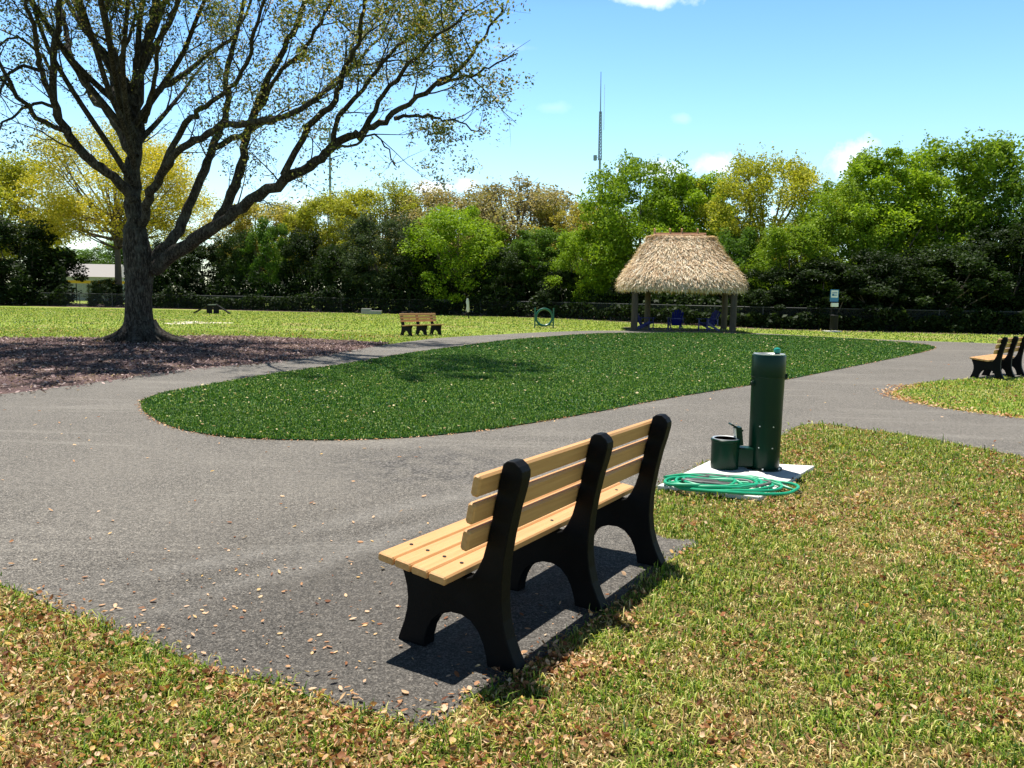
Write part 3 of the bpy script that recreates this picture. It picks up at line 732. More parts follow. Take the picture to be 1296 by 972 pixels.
# --- the spreading tree in front
TD = tree_base.y
def limb_px(pts, off, r0, r1, n=4, c5=False):
    P = []
    m = len(pts)
    for i, (x, y) in enumerate(pts):
        if c5: x, y = 300 + x / 2.21, y / 2.21
        else: x, y = x / 2.21, y / 2.21
        t = i / (m - 1); P.append(PX(x, y, TD + off[0] + (off[1] - off[0]) * t ** 1.2))
    P = catmull(P, n); k = len(P)
    for q in range(2, k): P[q] = P[q] + Vector((random.gauss(0, .035), random.gauss(0, .05), random.gauss(0, .035)))
    return P, [(r0 + (r1 - r0) * (i / (k - 1)) ** .8) * random.uniform(.90, 1.10) for i in range(k)]
def build_big_tree():
    global XLIM; XLIM = tree_base.x + 11.1
    rs = random.Random(21); W = Wood(); tips = []
    root = empty('shade_tree', (tree_base.x, tree_base.y, 0)); tag(root, 'large spreading tree with thick forked trunk and thin crown above the mulch bed', 'tree')
    # trunk
    tp = [(396, 962), (394, 945), (390, 915), (388, 870), (388, 820), (390, 770), (388, 725), (382, 690), (378, 640)]
    P = catmull([PX(x / 2.21, y / 2.21, TD) for x, y in tp], 4); P[0].z = -.1
    zz = [p.z for p in P]
    rad = [.355 + .44 * math.exp(-max(z, 0) / .28) + (.05 * math.exp(-(z - 2.3) ** 2 / .3)) - .07 * max(0, (z - 2.6)) for z in zz]
    W.tube(P, rad, 28)
    for k in range(9):   # root flare
        a = k * .7 + rs.uniform(-.2, .2); d = Vector((math.cos(a), math.sin(a), 0)); b = Vector((P[2].x, P[2].y, 0)); L = rs.uniform(.7, 1.35)
        W.tube(catmull([b + d * .25 + Vector((0, 0, .55)), b + d * .45 + Vector((0, 0, .26)), b + d * (.45 + L * .4) + Vector((0, 0, .07)), b + d * (.5 + L) + Vector((0, 0, -.06))], 3), [.2, .2, .19, .18, .17, .15, .13, .11, .09, .06], 9)
    limbs = [
        # crop coords (scale 2.21), depth offsets, radii
        ([(378, 700), (376, 620), (370, 520), (373, 430), (374, 330), (384, 230), (400, 140), (425, 60), (445, -40), (460, -130)], (0, 1.0), .27, .10),
        ([(372, 560), (350, 520), (300, 482), (240, 430), (190, 370), (158, 305), (146, 200), (152, 130), (168, 40), (178, -70)], (0, -3.5), .17, .06),
        ([(160, 310), (120, 200), (98, 120), (78, 10), (60, -80)], (-2.2, -5.5), .09, .03),
        ([(155, 300), (95, 292), (30, 330), (-25, 400)], (-2.0, -3.5), .05, .02),
        ([(118, 200), (50, 185), (0, 245), (-40, 330)], (-2.5, -4.5), .05, .02),
        ([(146, 200), (80, 120), (20, 110), (-40, 160)], (-1.5, -2.0), .05, .02),
        ([(190, 370), (110, 330), (40, 250), (-20, 140), (-60, 40)], (-1.5, -5), .08, .03),
        ([(374, 440), (332, 362), (290, 302), (238, 232), (192, 150), (180, 80), (168, 0), (150, -80)], (0, 2.8), .15, .06),
        ([(372, 330), (347, 262), (322, 140), (298, 60), (312, -30), (320, -110)], (.1, -2.5), .10, .03),
        ([(330, 200), (352, 150), (372, 60), (380, -40)], (-.6, -2.6), .07, .03),
        ([(376, 420), (402, 335), (432, 272), (500, 212), (565, 165), (640, 108), (690, 40), (720, -50)], (.3, 3.8), .13, .03),
        ([(404, 340), (425, 250), (440, 120), (480, 40), (515, -40)], (.3, -5.0), .08, .03),
        ([(392, 640), (412, 570), (440, 510), (480, 438), (545, 395), (620, 352), (700, 340), (790, 325), (884, 275)], (.1, -4.5), .14, .06),
        ([(440, 500), (520, 350), (560, 300), (620, 262), (680, 195), (715, 90), (740, -30)], (-1, -6.5), .09, .03),
        ([(420, 735), (490, 660), (530, 580), (572, 480), (600, 410), (628, 335), (640, 250), (634, 190), (660, 110), (690, -20)], (.1, 2.2), .17, .06),
        ([(430, 750), (500, 700), (570, 655), (625, 590), (665, 490), (688, 390), (718, 300), (768, 185), (820, 85), (870, -30)], (0, -1.2), .19, .06),
        ([(430, 755), (520, 690), (610, 630), (700, 560), (800, 505), (884, 452), (940, 400), (1000, 370)], (0, -2.6), .22, .09),
        ([(590, 420), (650, 385), (740, 350), (820, 310), (900, 260), (960, 190), (1000, 100)], (.8, 3.6), .10, .03),
        ([(708, 330), (760, 230), (830, 160), (880, 90), (930, 0)], (-.6, -3.5), .07, .03),
    ]
    c5 = [
        ([(337, 385), (400, 345), (455, 305), (550, 240), (640, 170), (700, 90), (745, 20)], (-2.6, -4.2), .10, .02),
        ([(130, 490), (200, 350), (262, 300), (300, 210), (335, 120), (355, 20), (365, -60)], (-1.8, -6.5), .10, .025),
        ([(200, 460), (262, 415), (290, 330), (370, 220), (450, 130), (540, 60), (620, -20)], (-2, -3.2), .09, .02),
        ([(350, 372), (400, 285), (460, 205), (560, 110), (660, 20)], (-2.6, -6.8), .08, .02),
        ([(440, 332), (500, 325), (560, 335), (640, 350), (690, 375)], (-3.2, -3.8), .05, .012),
        ([(560, 238), (640, 215), (710, 190), (780, 150)], (-3.8, -4.6), .045, .012),
        ([(0, 350), (100, 335), (200, 290), (290, 225), (360, 150), (430, 60), (480, -30)], (1.8, 4.0), .09, .02),
        ([(260, 420), (330, 400), (395, 375), (430, 440), (450, 470)], (-2.4, -3.2), .04, .010),
        ([(262, 230), (330, 190), (420, 170), (520, 180), (610, 195)], (3.0, 4.4), .05, .012),
    ]
    all_l = [limb_px(*l) for l in limbs] + [limb_px(*l, c5=True) for l in c5]
    # limbs reaching toward the viewer and away, added for crown depth and ground shade
    base = PX(378 / 2.21, 560 / 2.21, TD)
    for a, L, up, yy in [(-120, 8, .9, 520), (-95, 9, 1.3, 470), (-62, 8, 1.0, 430), (-150, 8.5, 1.0, 400), (-40, 7, .9, 350), (75, 5, 1.2, 420), (125, 6, 1.0, 380), (200, 8, 1.0, 330), (-140, 9, 1.5, 300), 
                     (-80, 9.0, .8, 380), (-50, 7, 1.9, 260), (-165, 8, 1.7, 300), (-180, 9, 1.5, 260), (-20, 7, 1.8, 240), (30, 6, 2.0, 240)]:
        base = PX(376 / 2.21, yy / 2.21, TD + .1)
        d = Vector((math.cos(R(a)), math.sin(R(a)), up)).normalized(); P = [base]
        for i in range(8):
            d = (d + Vector((rs.gauss(0, .10), rs.gauss(0, .10), rs.gauss(.02, .08)))).normalized(); P.append(P[-1] + d * L / 8)
        P = catmull(P, 2); all_l.append((P, [.095 - .08 * i / (len(P) - 1) for i in range(len(P))]))
    for P, rad in all_l:
        W.tube(P, rad, 11)
        spec = [(1.35, 2.1, .33, 38), (2.3, 1.05, .2, 42), (3.8, .45, .15, 45)]
        grow(rs, W, P, rad, 0, tips, spec, (6, 4, 3))
        tips.append([P[-2], P[-1]])
    o = link('trunk', W.mesh('trunk'), M['bark'], None, True); o.parent = root; o.matrix_parent_inverse = Matrix.Translation(-Vector(root.location))
    tips = [t for t in tips if t[-1].z > 2.6]
    C = []
    pr = np.random.default_rng(3)
    for t in tips:
        rr_ = math.hypot(t[-1].x - tree_base.x, (t[-1].y - tree_base.y) * .8, t[-1].z - 4.0); m = int(pr.integers(8, 74) * min(1.1, max(.14, (rr_ - 1.6) / 6.0)) * (2.6 if t[-1].z > 1.5 + .385 * t[-1].y else 1.0))  # unseen leaves above the view thickened to throw shade on mulch and path
        keep = vnoise(np.array([t[-1].x]), np.array([t[-1].z + t[-1].y]), .6, 77)[0]
        if keep < .42: m = m // 4
        for _ in range(m):
            i = pr.integers(0, len(t) - 1); f = pr.random(); p = t[i].lerp(t[i + 1], f); C.append((p.x + pr.normal(0, .10), p.y + pr.normal(0, .10), p.z + pr.normal(0, .10)))
    C = np.array(C); V, Q = leaves_at(C, .080, .55)
    V = V - np.array(root.location)
    link('crown', mesh_np('crown', V, [Q]), M['tree_leaf'], root)
    print('big tree: tips', len(tips), 'leaves', len(C))
build_big_tree(); XLIM = None

# --- distant crowns, modelled 1 unit wide (x,y in -.5...5, z 0..1), leaf size in real metres handled by variants
def crown_variant(seed, kind, W_, H_):
    r_ = np.random.default_rng(seed)
    # clump centres
    zlo = {'gold': .42, 'hedge': .02, 'tree': .10, 'airy': .34, 'bare': .2}[kind]
    nc = {'gold': 210, 'hedge': 150, 'tree': 200, 'airy': 190, 'bare': 190}[kind]
    n_leaf = {'gold': 62000, 'hedge': 24000, 'tree': 46000, 'airy': 42000, 'bare': 34000}[kind]
    lsz = {'gold': .14, 'hedge': .155, 'tree': .165, 'airy': .15, 'bare': .14}[kind]
    th = r_.uniform(0, 2 * np.pi, nc); u = r_.uniform(0, 1, nc)
    z = zlo + (1 - zlo) * u
    # radius profile
    t = (z - zlo) / (1 - zlo)
    if kind == 'hedge': prof_ = np.clip(1 - (np.abs(t - .3) / .73) ** 3.0, 0.05, 1) ** .5
    elif kind in ('airy', 'gold'): prof_ = np.clip(1 - (np.abs(t - .45) / .58) ** 2.6, 0.03, 1) ** .5
    else: prof_ = np.clip(1 - (np.abs(t - .4) / .63) ** 2.8, 0.03, 1) ** .5
    lump = 1 + .13 * np.sin(th * 2 + seed) + .12 * np.sin(th * 3 + seed * 2 + z * 7) + r_.normal(0, .07, nc)
    rad = prof_ * lump * np.sqrt(r_.uniform(.2, 1, nc)) * .47
    C = np.stack([np.cos(th) * rad * W_, np.sin(th) * rad * W_, z * H_ * (1 + r_.normal(0, .03, nc))], 1)
    cs = r_.uniform(.06, .13, nc) * W_ * (1 if kind != 'airy' else .9)
    idx = r_.integers(0, nc, n_leaf); D = r_.normal(0, 1, (n_leaf, 3)); D /= np.linalg.norm(D, axis=1)[:, None]; D *= (r_.uniform(.15, 1, n_leaf) ** .5)[:, None]
    D[:, 2] *= .7
    P = C[idx] + D * cs[idx][:, None]
    P[:, 2] = np.maximum(P[:, 2], .05)
    # stray sprays past the outline
    k = n_leaf // 40; s = r_.integers(0, nc, k // 8 + 1); out = []
    for q in s:
        d = C[q] - np.array([0, 0, .4 * H_]); d /= np.linalg.norm(d) + 1e-6; d = d + r_.normal(0, .3, 3)
        for w in range(8): out.append(C[q] + d * cs[q] * (.7 + .03 * w) + r_.normal(0, .12, 3))
    P = np.concatenate([P, np.array(out)]); P[:, 2] = np.maximum(P[:, 2], .05)
    V, Q = leaves_at(P, lsz, .6, lrng=r_)
    cm = mesh_np('crown', V, [Q])
    # wood
    rs = random.Random(seed); Wd = Wood(); h0 = zlo * H_ + .3
    tr = W_ * .022 + .05 if kind != 'gold' else .19
    Wd.tube([Vector((0, 0, -.05)), Vector((.03, 0, h0 * .6)), Vector((0, .05, h0 + .15 * H_))], [tr * 1.4, tr, tr * .7], 8)
    sel = r_.permutation(nc)[:{'gold': 60, 'hedge': 16, 'tree': 26, 'airy': 46, 'bare': 110}[kind]]
    for q in sel:
        a = Vector((0, .03, min(h0 + rs.uniform(-.25, .35) * h0, C[q][2] * .8))); b = Vector(C[q]); mid = a.lerp(b, .5) + Vector((rs.gauss(0, .2), rs.gauss(0, .2), -.05 * H_ * rs.random()))
        Wd.tube(catmull([a, mid, b], 3), [tr * .5, tr * .42, tr * .35, tr * .28, tr * .2, tr * .13, tr * .07], 5)
        if kind in ('bare', 'airy', 'gold'):
            for _ in range(7 if kind == 'bare' else 3):
                d = Vector((rs.gauss(0, .5), rs.gauss(0, .5), rs.uniform(.3, 1))).normalized(); b0 = mid.lerp(b, rs.uniform(.3, 1)); L = W_ * rs.uniform(.07, .15)
                Wd.tube([b0, b0 + d * L * .5 + Vector((rs.gauss(0, .05),) * 3), b0 + d * L], [tr * .12, tr * .08, tr * .03], 3)
    wm = Wd.mesh('trunk')
    cm.materials.append(M['leaf']); wm.materials.append(M['bark_far'])
    return cm, wm, W_, H_
VAR = {'gold': [crown_variant(35, 'gold', 13, 13)], 'hedge': [crown_variant(11, 'hedge', 5, 5), crown_variant(12, 'hedge', 5, 6), crown_variant(13, 'hedge', 5.5, 5)],
       'tree': [crown_variant(21, 'tree', 8, 9), crown_variant(22, 'tree', 8, 8), crown_variant(23, 'tree', 7, 9.5)],
       'airy': [crown_variant(31, 'airy', 9, 9), crown_variant(32, 'airy', 8, 8)],
       'bare': [crown_variant(41, 'bare', 8, 8.5), crown_variant(42, 'bare', 7, 7.5)]}
cnt = {}
def put_tree(px, ytop, wpx, dplus, kind, colr, label, name, group, D=None):
    D = D or fD(px) + dplus; i = cnt.get(kind, 0); cnt[kind] = i + 1
    cm, wm, W_, H_ = VAR[kind][i % len(VAR[kind])]
    h = (hor(px) - ytop) * D / F + CH; w = wpx * D / F
    root = empty(name, ray_at(px, D), (i * 2.3) % 6.28); tag(root, label, 'bush' if 'bush' in name else 'tree', group)
    k_ = {'gold': 1.12, 'hedge': 1.12, 'tree': 1.22, 'airy': 1.55, 'bare': 1.55}[kind]; s = (w / W_ * k_, w / W_ * k_, h / H_)
    for nm, me in (('trunk', wm), ('crown', cm)):
        o = bpy.data.objects.new(nm, me); col.objects.link(o); o.parent = root; o.scale = s
        if nm == 'crown': o.color = (*colr, 1)
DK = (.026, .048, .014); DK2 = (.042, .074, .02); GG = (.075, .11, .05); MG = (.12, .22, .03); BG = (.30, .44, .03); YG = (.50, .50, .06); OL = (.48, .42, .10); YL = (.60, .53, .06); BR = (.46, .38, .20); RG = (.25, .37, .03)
hg = 'dark shrubs behind the fence'; tg = 'trees behind the fence'; yg = 'yellowish trees rising behind the shrub row'
T_ = [
 (22, 286, 120, 3, 'hedge', DK, 'big dark rounded bush at the far left edge of the lawn', 'tall_bush', hg),
 (58, 322, 44, 4, 'hedge', DK, 'dark bush filling the right side of the big far left bush', 'tall_bush', hg),
 (133, 355, 44, 3, 'hedge', DK2, 'low dark bush just left of the big trunk, below the yellow fence cap', 'bush', hg),
 (214, 312, 58, 4, 'hedge', DK, 'dark shrub touching the right side of the big trunk', 'tall_bush', hg),
 (262, 314, 62, 4, 'hedge', DK, 'dark shrub behind the low agility ramp', 'tall_bush', hg),
 (303, 300, 56, 4, 'hedge', DK2, 'dark shrub right of the agility ramp, left of a lighter green one', 'tall_bush', hg),
 (342, 287, 58, 4, 'hedge', MG, 'mid green narrow shrub standing among dark ones below the big limbs', 'tall_bush', hg),
 (384, 300, 58, 4, 'hedge', DK, 'near black shrub below the floodlight pole', 'tall_bush', hg),
 (428, 316, 60, 3, 'hedge', DK2, 'low dark shrub left of the grey green round tree', 'tall_bush', hg),
 (487, 281, 96, 4, 'tree', GG, 'grey green round tree above the low grey platform', 'round_tree', tg),
 (536, 318, 66, 2, 'hedge', DK, 'dark shrub directly above the far bench', 'tall_bush', hg),
 (580, 272, 122, 4, 'tree', BG, 'dome shaped bright green tree with fine foliage behind the wrapped post', 'round_tree', tg),
 (640, 322, 64, 2, 'hedge', DK2, 'dark shrub right of the wrapped post', 'tall_bush', hg),
 (684, 296, 84, 4, 'tree', MG, 'mid green loose tree above the agility hoop', 'round_tree', tg),
 (716, 345, 56, 2, 'hedge', DK, 'low dark shrub between the agility hoop and the hut', 'tall_bush', hg),
 (748, 296, 84, 4, 'tree', BG, 'bright green tree whose branches reach the left eave of the hut', 'round_tree', tg),
 (806, 217, 138, 7, 'tree', RG, 'tall fresh green tree rising behind the left half of the hut roof', 'round_tree', tg),
 (880, 232, 110, 8, 'tree', BG, 'fresh green tree rising behind the right half of the hut roof', 'round_tree', tg),
 (930, 300, 80, 4, 'hedge', MG, 'green shrub just behind the right eave of the hut', 'tall_bush', hg),
 (964, 216, 116, 10, 'airy', YG, 'yellow tinged tree between the hut and the tall trees on the right', 'round_tree', tg),
 (1000, 292, 104, 4, 'tree', RG, 'leafy green tree left above the blue and white sign', 'round_tree', tg),
 (1062, 246, 110, 6, 'tree', RG, 'green tree directly above the blue and white sign', 'round_tree', tg),
 (1112, 206, 140, 8, 'tree', BG, 'tall yellow green tree right of the white cloud', 'round_tree', tg),
 (1200, 194, 160, 9, 'tree', RG, 'tallest tree on the right with spiky top', 'round_tree', tg),
 (1278, 228, 130, 7, 'tree', MG, 'green tree at the right edge above the bench', 'round_tree', tg),
 (1040, 335, 110, 2, 'hedge', DK, 'dark shrub right behind the sign post', 'tall_bush', hg),
 (1110, 325, 120, 2.5, 'hedge', DK, 'dark shrub to the right of the sign post, left of two more', 'tall_bush', hg),
 (1190, 318, 126, 2.5, 'hedge', DK2, 'dark shrub behind the fence below the tallest tree', 'tall_bush', hg),
 (1272, 298, 130, 3, 'hedge', DK, 'dark shrub behind the bench at the right edge', 'tall_bush', hg),
 (1370, 300, 130, 3, 'hedge', DK, 'dark shrub past the right edge bench', 'tall_bush', hg),
 (975, 345, 80, 2, 'hedge', DK, 'low dark shrub between the hut and the sign', 'tall_bush', hg),
 (0, 205, 110, 16, 'airy', YG, 'yellow green tree cut by the left edge behind the dark bush', 'airy_tree', yg),
 (150, 180, 226, 13, 'gold', YL, 'wide golden leaved airy tree with open branches behind the big forked trunk', 'airy_tree', yg),
 (330, 265, 100, 14, 'airy', OL, 'olive brown tree seen below the lowest big limb', 'airy_tree', yg),
 (418, 256, 84, 13, 'airy', YG, 'yellow green tree at the foot of the floodlight pole', 'airy_tree', yg),
 (484, 246, 100, 15, 'airy', YG, 'pale yellow green tree behind the grey green round tree', 'airy_tree', yg),
 (560, 252, 116, 16, 'bare', BR, 'brownish thin tree below the pair of small clouds', 'bare_tree', yg),
 (658, 242, 124, 16, 'bare', BR, 'brown twiggy rounded tree behind the dome shaped green one', 'bare_tree', yg),
 (726, 266, 88, 14, 'airy', OL, 'olive yellow tree left of the radio mast', 'airy_tree', yg),
 (90, 318, 80, 60, 'tree', MG, 'distant green tree seen through the gap left of the big trunk', 'round_tree', 'distant trees beyond the ball field'),
 (160, 310, 90, 62, 'tree', MG, 'distant green tree seen just left of and behind the big trunk', 'round_tree', 'distant trees beyond the ball field'),
]
for t in T_: put_tree(*t)
# undergrowth along the fence, one mass
def undergrowth():
    n = 95000; px = rng.uniform(-150, 1500, n)
    gap = (px > 84) & (px < 158); px = px[~gap]; n = len(px)
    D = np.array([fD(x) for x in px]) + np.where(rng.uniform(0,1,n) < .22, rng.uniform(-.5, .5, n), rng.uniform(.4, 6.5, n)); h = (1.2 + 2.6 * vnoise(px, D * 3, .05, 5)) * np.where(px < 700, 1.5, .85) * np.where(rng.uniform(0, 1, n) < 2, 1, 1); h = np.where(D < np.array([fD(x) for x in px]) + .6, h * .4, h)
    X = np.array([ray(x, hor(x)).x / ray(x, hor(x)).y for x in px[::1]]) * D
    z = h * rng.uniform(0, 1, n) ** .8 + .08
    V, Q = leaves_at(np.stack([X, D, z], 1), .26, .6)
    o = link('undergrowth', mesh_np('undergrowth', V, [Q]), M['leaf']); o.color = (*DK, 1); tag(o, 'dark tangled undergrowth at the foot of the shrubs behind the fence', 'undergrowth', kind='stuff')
undergrowth()

# ------------------------------------------------------------------ chain link fence
def chain_fence():
    root = empty('chain_link_fence', ray_at(620, fD(620))); tag(root, 'low chain link fence along the foot of the dark shrubs', 'fence')
    off = Vector(root.location); pts = [ray_at(x, fD(x)) - off for x in range(-150, 1501, 30)]
    H = 1.15; rail = MB(); rail.tube([p + Vector((0, 0, H)) for p in pts], .024, 6); rail.build('rail', M['galv'], root)
    # fabric with uv in metres
    me = bpy.data.meshes.new('wire_mesh'); V = []; Fq = []; acc = [0]
    for i in range(1, len(pts)): acc.append(acc[-1] + (pts[i] - pts[i - 1]).length)
    for p in pts: V += [tuple(p + Vector((0, 0, .03))), tuple(p + Vector((0, 0, H - .02)))]
    for i in range(len(pts) - 1): Fq.append((2 * i, 2 * i + 2, 2 * i + 3, 2 * i + 1))
    me.from_pydata(V, [], Fq); uv = me.uv_layers.new()
    for i, f in enumerate(me.polygons):
        for l, q in zip(f.loop_indices, ((acc[i], 0), (acc[i + 1], 0), (acc[i + 1], 1.1), (acc[i], 1.1))): uv.data[l].uv = q
    link('wire_mesh', me, M['chain_link'], root)
    total = acc[-1]; s = .6; post = None
    while s < total:
        i = max(k for k in range(len(acc)) if acc[k] <= s); i = min(i, len(pts) - 2); f = (s - acc[i]) / (acc[i + 1] - acc[i]); p = pts[i].lerp(pts[i + 1], f)
        if post is None:
            post = MB().lathe([(.03, 0), (.03, 1.17), (.036, 1.17), (.03, 1.2), (.01, 1.215)], n=8).build('post', M['galv'], root); post.location = p
        else:
            c = post.copy(); col.objects.link(c); c.parent = root; c.location = p
        s += 3.0
chain_fence()

# ------------------------------------------------------------------ thatched hut
HC = ray_at(858.5, 38.6)
hut = empty('thatched_hut', HC, R(-4)); tag(hut, 'open sided hut with shaggy palm thatch roof at the far end of the turf', 'hut')
def lerp_prof(t):
    z = [2.06, 2.34, 2.72, 3.28, 3.98, 4.46, 4.56]; w = [2.78, 2.78, 2.64, 2.20, 1.76, 1.42, 1.26]; d = [2.45, 2.40, 2.15, 1.55, .88, .30, .10]
    q = t * (len(z) - 1); i = min(int(q), len(z) - 2); f = q - i
    return z[i] * (1 - f) + z[i + 1] * f, w[i] * (1 - f) + w[i + 1] * f, d[i] * (1 - f) + d[i + 1] * f
def roof_pt(t, a, grow_=0.0):
    z, w, d = lerp_prof(t); c, s = math.cos(a), math.sin(a); e = .42
    x = (w + grow_) * math.copysign(abs(c) ** e, c); y = (d + grow_) * math.copysign(abs(s) ** e, s)
    return Vector((x, y, z))
mb = MB(); NT, NA = 14, 64
vs = [roof_pt(i / NT, 2 * math.pi * k / NA, -.08) for i in range(NT + 1) for k in range(NA)]
fs = [(i * NA + k, i * NA + (k + 1) % NA, (i + 1) * NA + (k + 1) % NA, (i + 1) * NA + k) for i in range(NT) for k in range(NA)] + [tuple(NT * NA + k for k in range(NA))]
mb.add(vs, fs); mb.build('roof', M['pole_wood'], hut, True)
rs = random.Random(8); V = []; Q = []
for k in range(48000):
    t = rs.random() ** 1.05
    u_ = rs.random() ** (1 / .42)
    a = (math.acos(u_) if rs.random() < .6 else math.asin(u_)); a = [a, math.pi - a, math.pi + a, -a][rs.randrange(4)]
    # equalise along the superellipse
    p = roof_pt(t, a, rs.uniform(-.03, .06)); q = roof_pt(max(t - .08, 0), a, .05)
    d = (q - p) if t > .08 else (roof_pt(0, a) - roof_pt(.10, a)); d = d.normalized() if d.length > 1e-5 else Vector((0, 0, -1))
    d = (d + Vector((rs.gauss(0, .45), rs.gauss(0, .30), rs.gauss(-.02, .13)))).normalized()
    nrm = Vector((math.cos(a), math.sin(a), .6)).normalized(); s_ = d.cross(nrm).normalized(); L = rs.uniform(.14, .42); w = rs.uniform(.006, .016)
    if t < .08: L = rs.uniform(.12, .38)
    m_ = p + d * L * .55 + nrm * .03; e = p + d * L + nrm * rs.uniform(-.03, .10)
    n0 = len(V); V += [p - s_ * w, p + s_ * w, m_ + s_ * w, m_ - s_ * w, e + s_ * w * .4, e - s_ * w * .4]; Q += [(n0, n0 + 1, n0 + 2, n0 + 3), (n0 + 3, n0 + 2, n0 + 4, n0 + 5)]
link('thatch', mesh_np('thatch', np.array([tuple(v) for v in V]), [np.array(Q)]), M['thatch'], hut)
for x, y in ((-2.27, -1.9), (2.27, -1.9), (-1.3, 1.9), (2.6, 1.9)):
    mb = MB(); mb.tube([(x, y, 0), (x + .02, y, .9), (x, y, 2.6)], [.155, .15, .145], 14); mb.build('post', M['post_wood'], hut, True)
    mb = MB(); mb
mb = MB()
for x in (-2.33, 2.33): mb.tube([(x, -2.1, 2.32), (x, 2.1, 2.32)], .06, 8)
for y in (-1.9, 1.9): mb.tube([(-2.6, y, 2.42), (2.6, y, 2.42)], .06, 8)
mb.build('beam', M['post_wood'], hut, True)
MB().tube([(-1.3, 0, 4.60), (1.2, .02, 4.62)], .09, 8).build('ridge_cap', M['ridge_cap'], hut, True)
for x in (-1.28, -.55, .02, .78):
    mb = MB(); mb.tube([(x, -.42, 4.29), (x + .03, .10, 4.88)], .04, 6); mb.tube([(x + .05, .42, 4.29), (x, -.10, 4.89)], .04, 6); mb.build('ridge_stick', M['pole_wood'], hut, True)
MB().tube([(-1.35, -.24, 4.56), (1.05, -.24, 4.58)], .04, 6).build('ridge_pole', M['pole_wood'], hut, True)
MB().box((0, 0, .012), (5.0, 4.2, .03)).build('floor', M['dark_floor'], hut)

# ------------------------------------------------------------------ blue chairs in the hut
def adirondack():
    root = empty('garden_chair'); root['category'] = 'chair'; root['group'] = 'blue garden chairs under the hut'
    m = M['blue_plastic']; sb = MB()
    for i in range(6):
        y = .05 + i * .085; sb.box((0, -y + .22, .40 - .18 + .035 * i), (.52, .07, .02), None, .004)
    sb.build('seat', m, root)
    bb = MB()
    for i in range(5):
        x = (i - 2) * .105; top = .98 - .03 * (i - 2) ** 2
        bb.bar((x * .85, .20, .22), (x * 1.12, .52, top), .095, .02, .004, (0, -1, 0))
    bb.box((0, .36, .55), (.56, .03, .06), None, .004); bb.build('backrest', m, root)
    for s in (-1, 1):
        MB().box((s * .33, -.02, .57), (.13, .72, .022), None).build('armrest', m, root, bevel=.006)
        MB().bar((s * .29, -.30, 0), (s * .29, -.28, .56), .09, .024, .004).build('leg', m, root)
        MB().bar((s * .275, .50, .0), (s * .275, -.28, .38), .024, .11, .004).build('leg', m, root)
        MB().bar((s * .30, .34, .25), (s * .30, .34, .56), .08, .024, .004).build('arm_support', m, root)
    return root
ch = adirondack(); hy = HC.y
def put_chair(o, px, dy, rz, label, s=1.0):
    p = ray_at(px, hy + dy); o.location = (p.x, p.y, .027); o.rotation_euler = (0, 0, rz); o['label'] = label
put_chair(ch, 818, -.9, R(62), 'blue garden chair beside the left post of the hut')
c2 = copy_tree(ch); put_chair(c2, 856, -.2, R(180), 'blue garden chair in the middle of the hut with its back to us')
c3 = copy_tree(ch); put_chair(c3, 897, -.7, R(-62), 'blue garden chair beside the right post of the hut')

# ------------------------------------------------------------------ pet waste station
p = ray_at(1054, 39.6); st = empty('waste_station', p, R(6)); tag(st, 'pet waste station with blue and white sign on a dark post', 'sign post')
MB().box((-.03, 0, 1.0), (.06, .06, 2.0), None, .005).build('post', M['dark_metal'], st)
sg = MB().box((.04, -.045, 1.82), (.44, .012, .60)).build('sign', M['sign_blue'], st)
MB().box((.04, -.056, 1.90), (.36, .006, .36)).build('panel', M['sign_white'], sg)
mb = MB()
for z in (1.98, 1.90, 1.82): mb.box((.04, -.062, z), (.26, .004, .035))
mb.box((-.04, -.062, 1.86), (.10, .004, .12)); mb.build('lettering', M['sign_blue'], sg)
MB().box((.04, -.12, 1.36), (.34, .14, .20), None, .01).build('bag_dispenser', M['sign_white'], st, bevel=.01)
b = MB().lathe([(.17, .12), (.19, .16), (.20, .78), (.21, .80), (.21, .84), (.05, .90)], (0, -.24, 0), 20).build('litter_bin', M['dark_metal'], st, True)
MB().box((0, -.1, .03), (.7, .6, .06)).build('footing', M['concrete'], st)

# ------------------------------------------------------------------ agility hoop
p = G(688.5, 415); hp = empty('agility_hoop', p, R(14)); tag(hp, 'green ring shaped jump between two short posts on the lawn', 'dog hoop')
k = p.y / F
mb = MB(); N = 40; ring = [Vector((.41 * math.cos(2 * math.pi * i / N), 0, .52 + .41 * math.sin(2 * math.pi * i / N))) for i in range(N + 1)]
mb.tube(ring, .055, 8, False); mb.build('ring', M['hoop_green'], hp, True)
for s in (-1, 1):
    MB().bar((s * .47, 0, 0), (s * .47, 0, .98), .06, .06, .006).build('post', M['hoop_green'], hp)
MB().bar((-.47, 0, .14), (.47, 0, .14), .05, .05, .006).build('crossbar', M['hoop_green'], hp)

# wrapped post
p = G(593, 403); wp = empty('wrapped_post', p); tag(wp, 'thin dark post wrapped in white cloth at the back of the lawn', 'post')
MB().tube([(0, 0, 0), (-.02, 0, .5), (-.06, 0, 1.38)], .03, 8).build('pole', M['dark_metal'], wp, True)
MB().tube([(-.03, 0, .42), (-.05, 0, .6), (-.05, 0, .9), (-.08, 0, 1.1), (-.07, 0, 1.34)], [.06, .12, .09, .11, .05], 10).build('cover', M['white_cover'], wp, True)
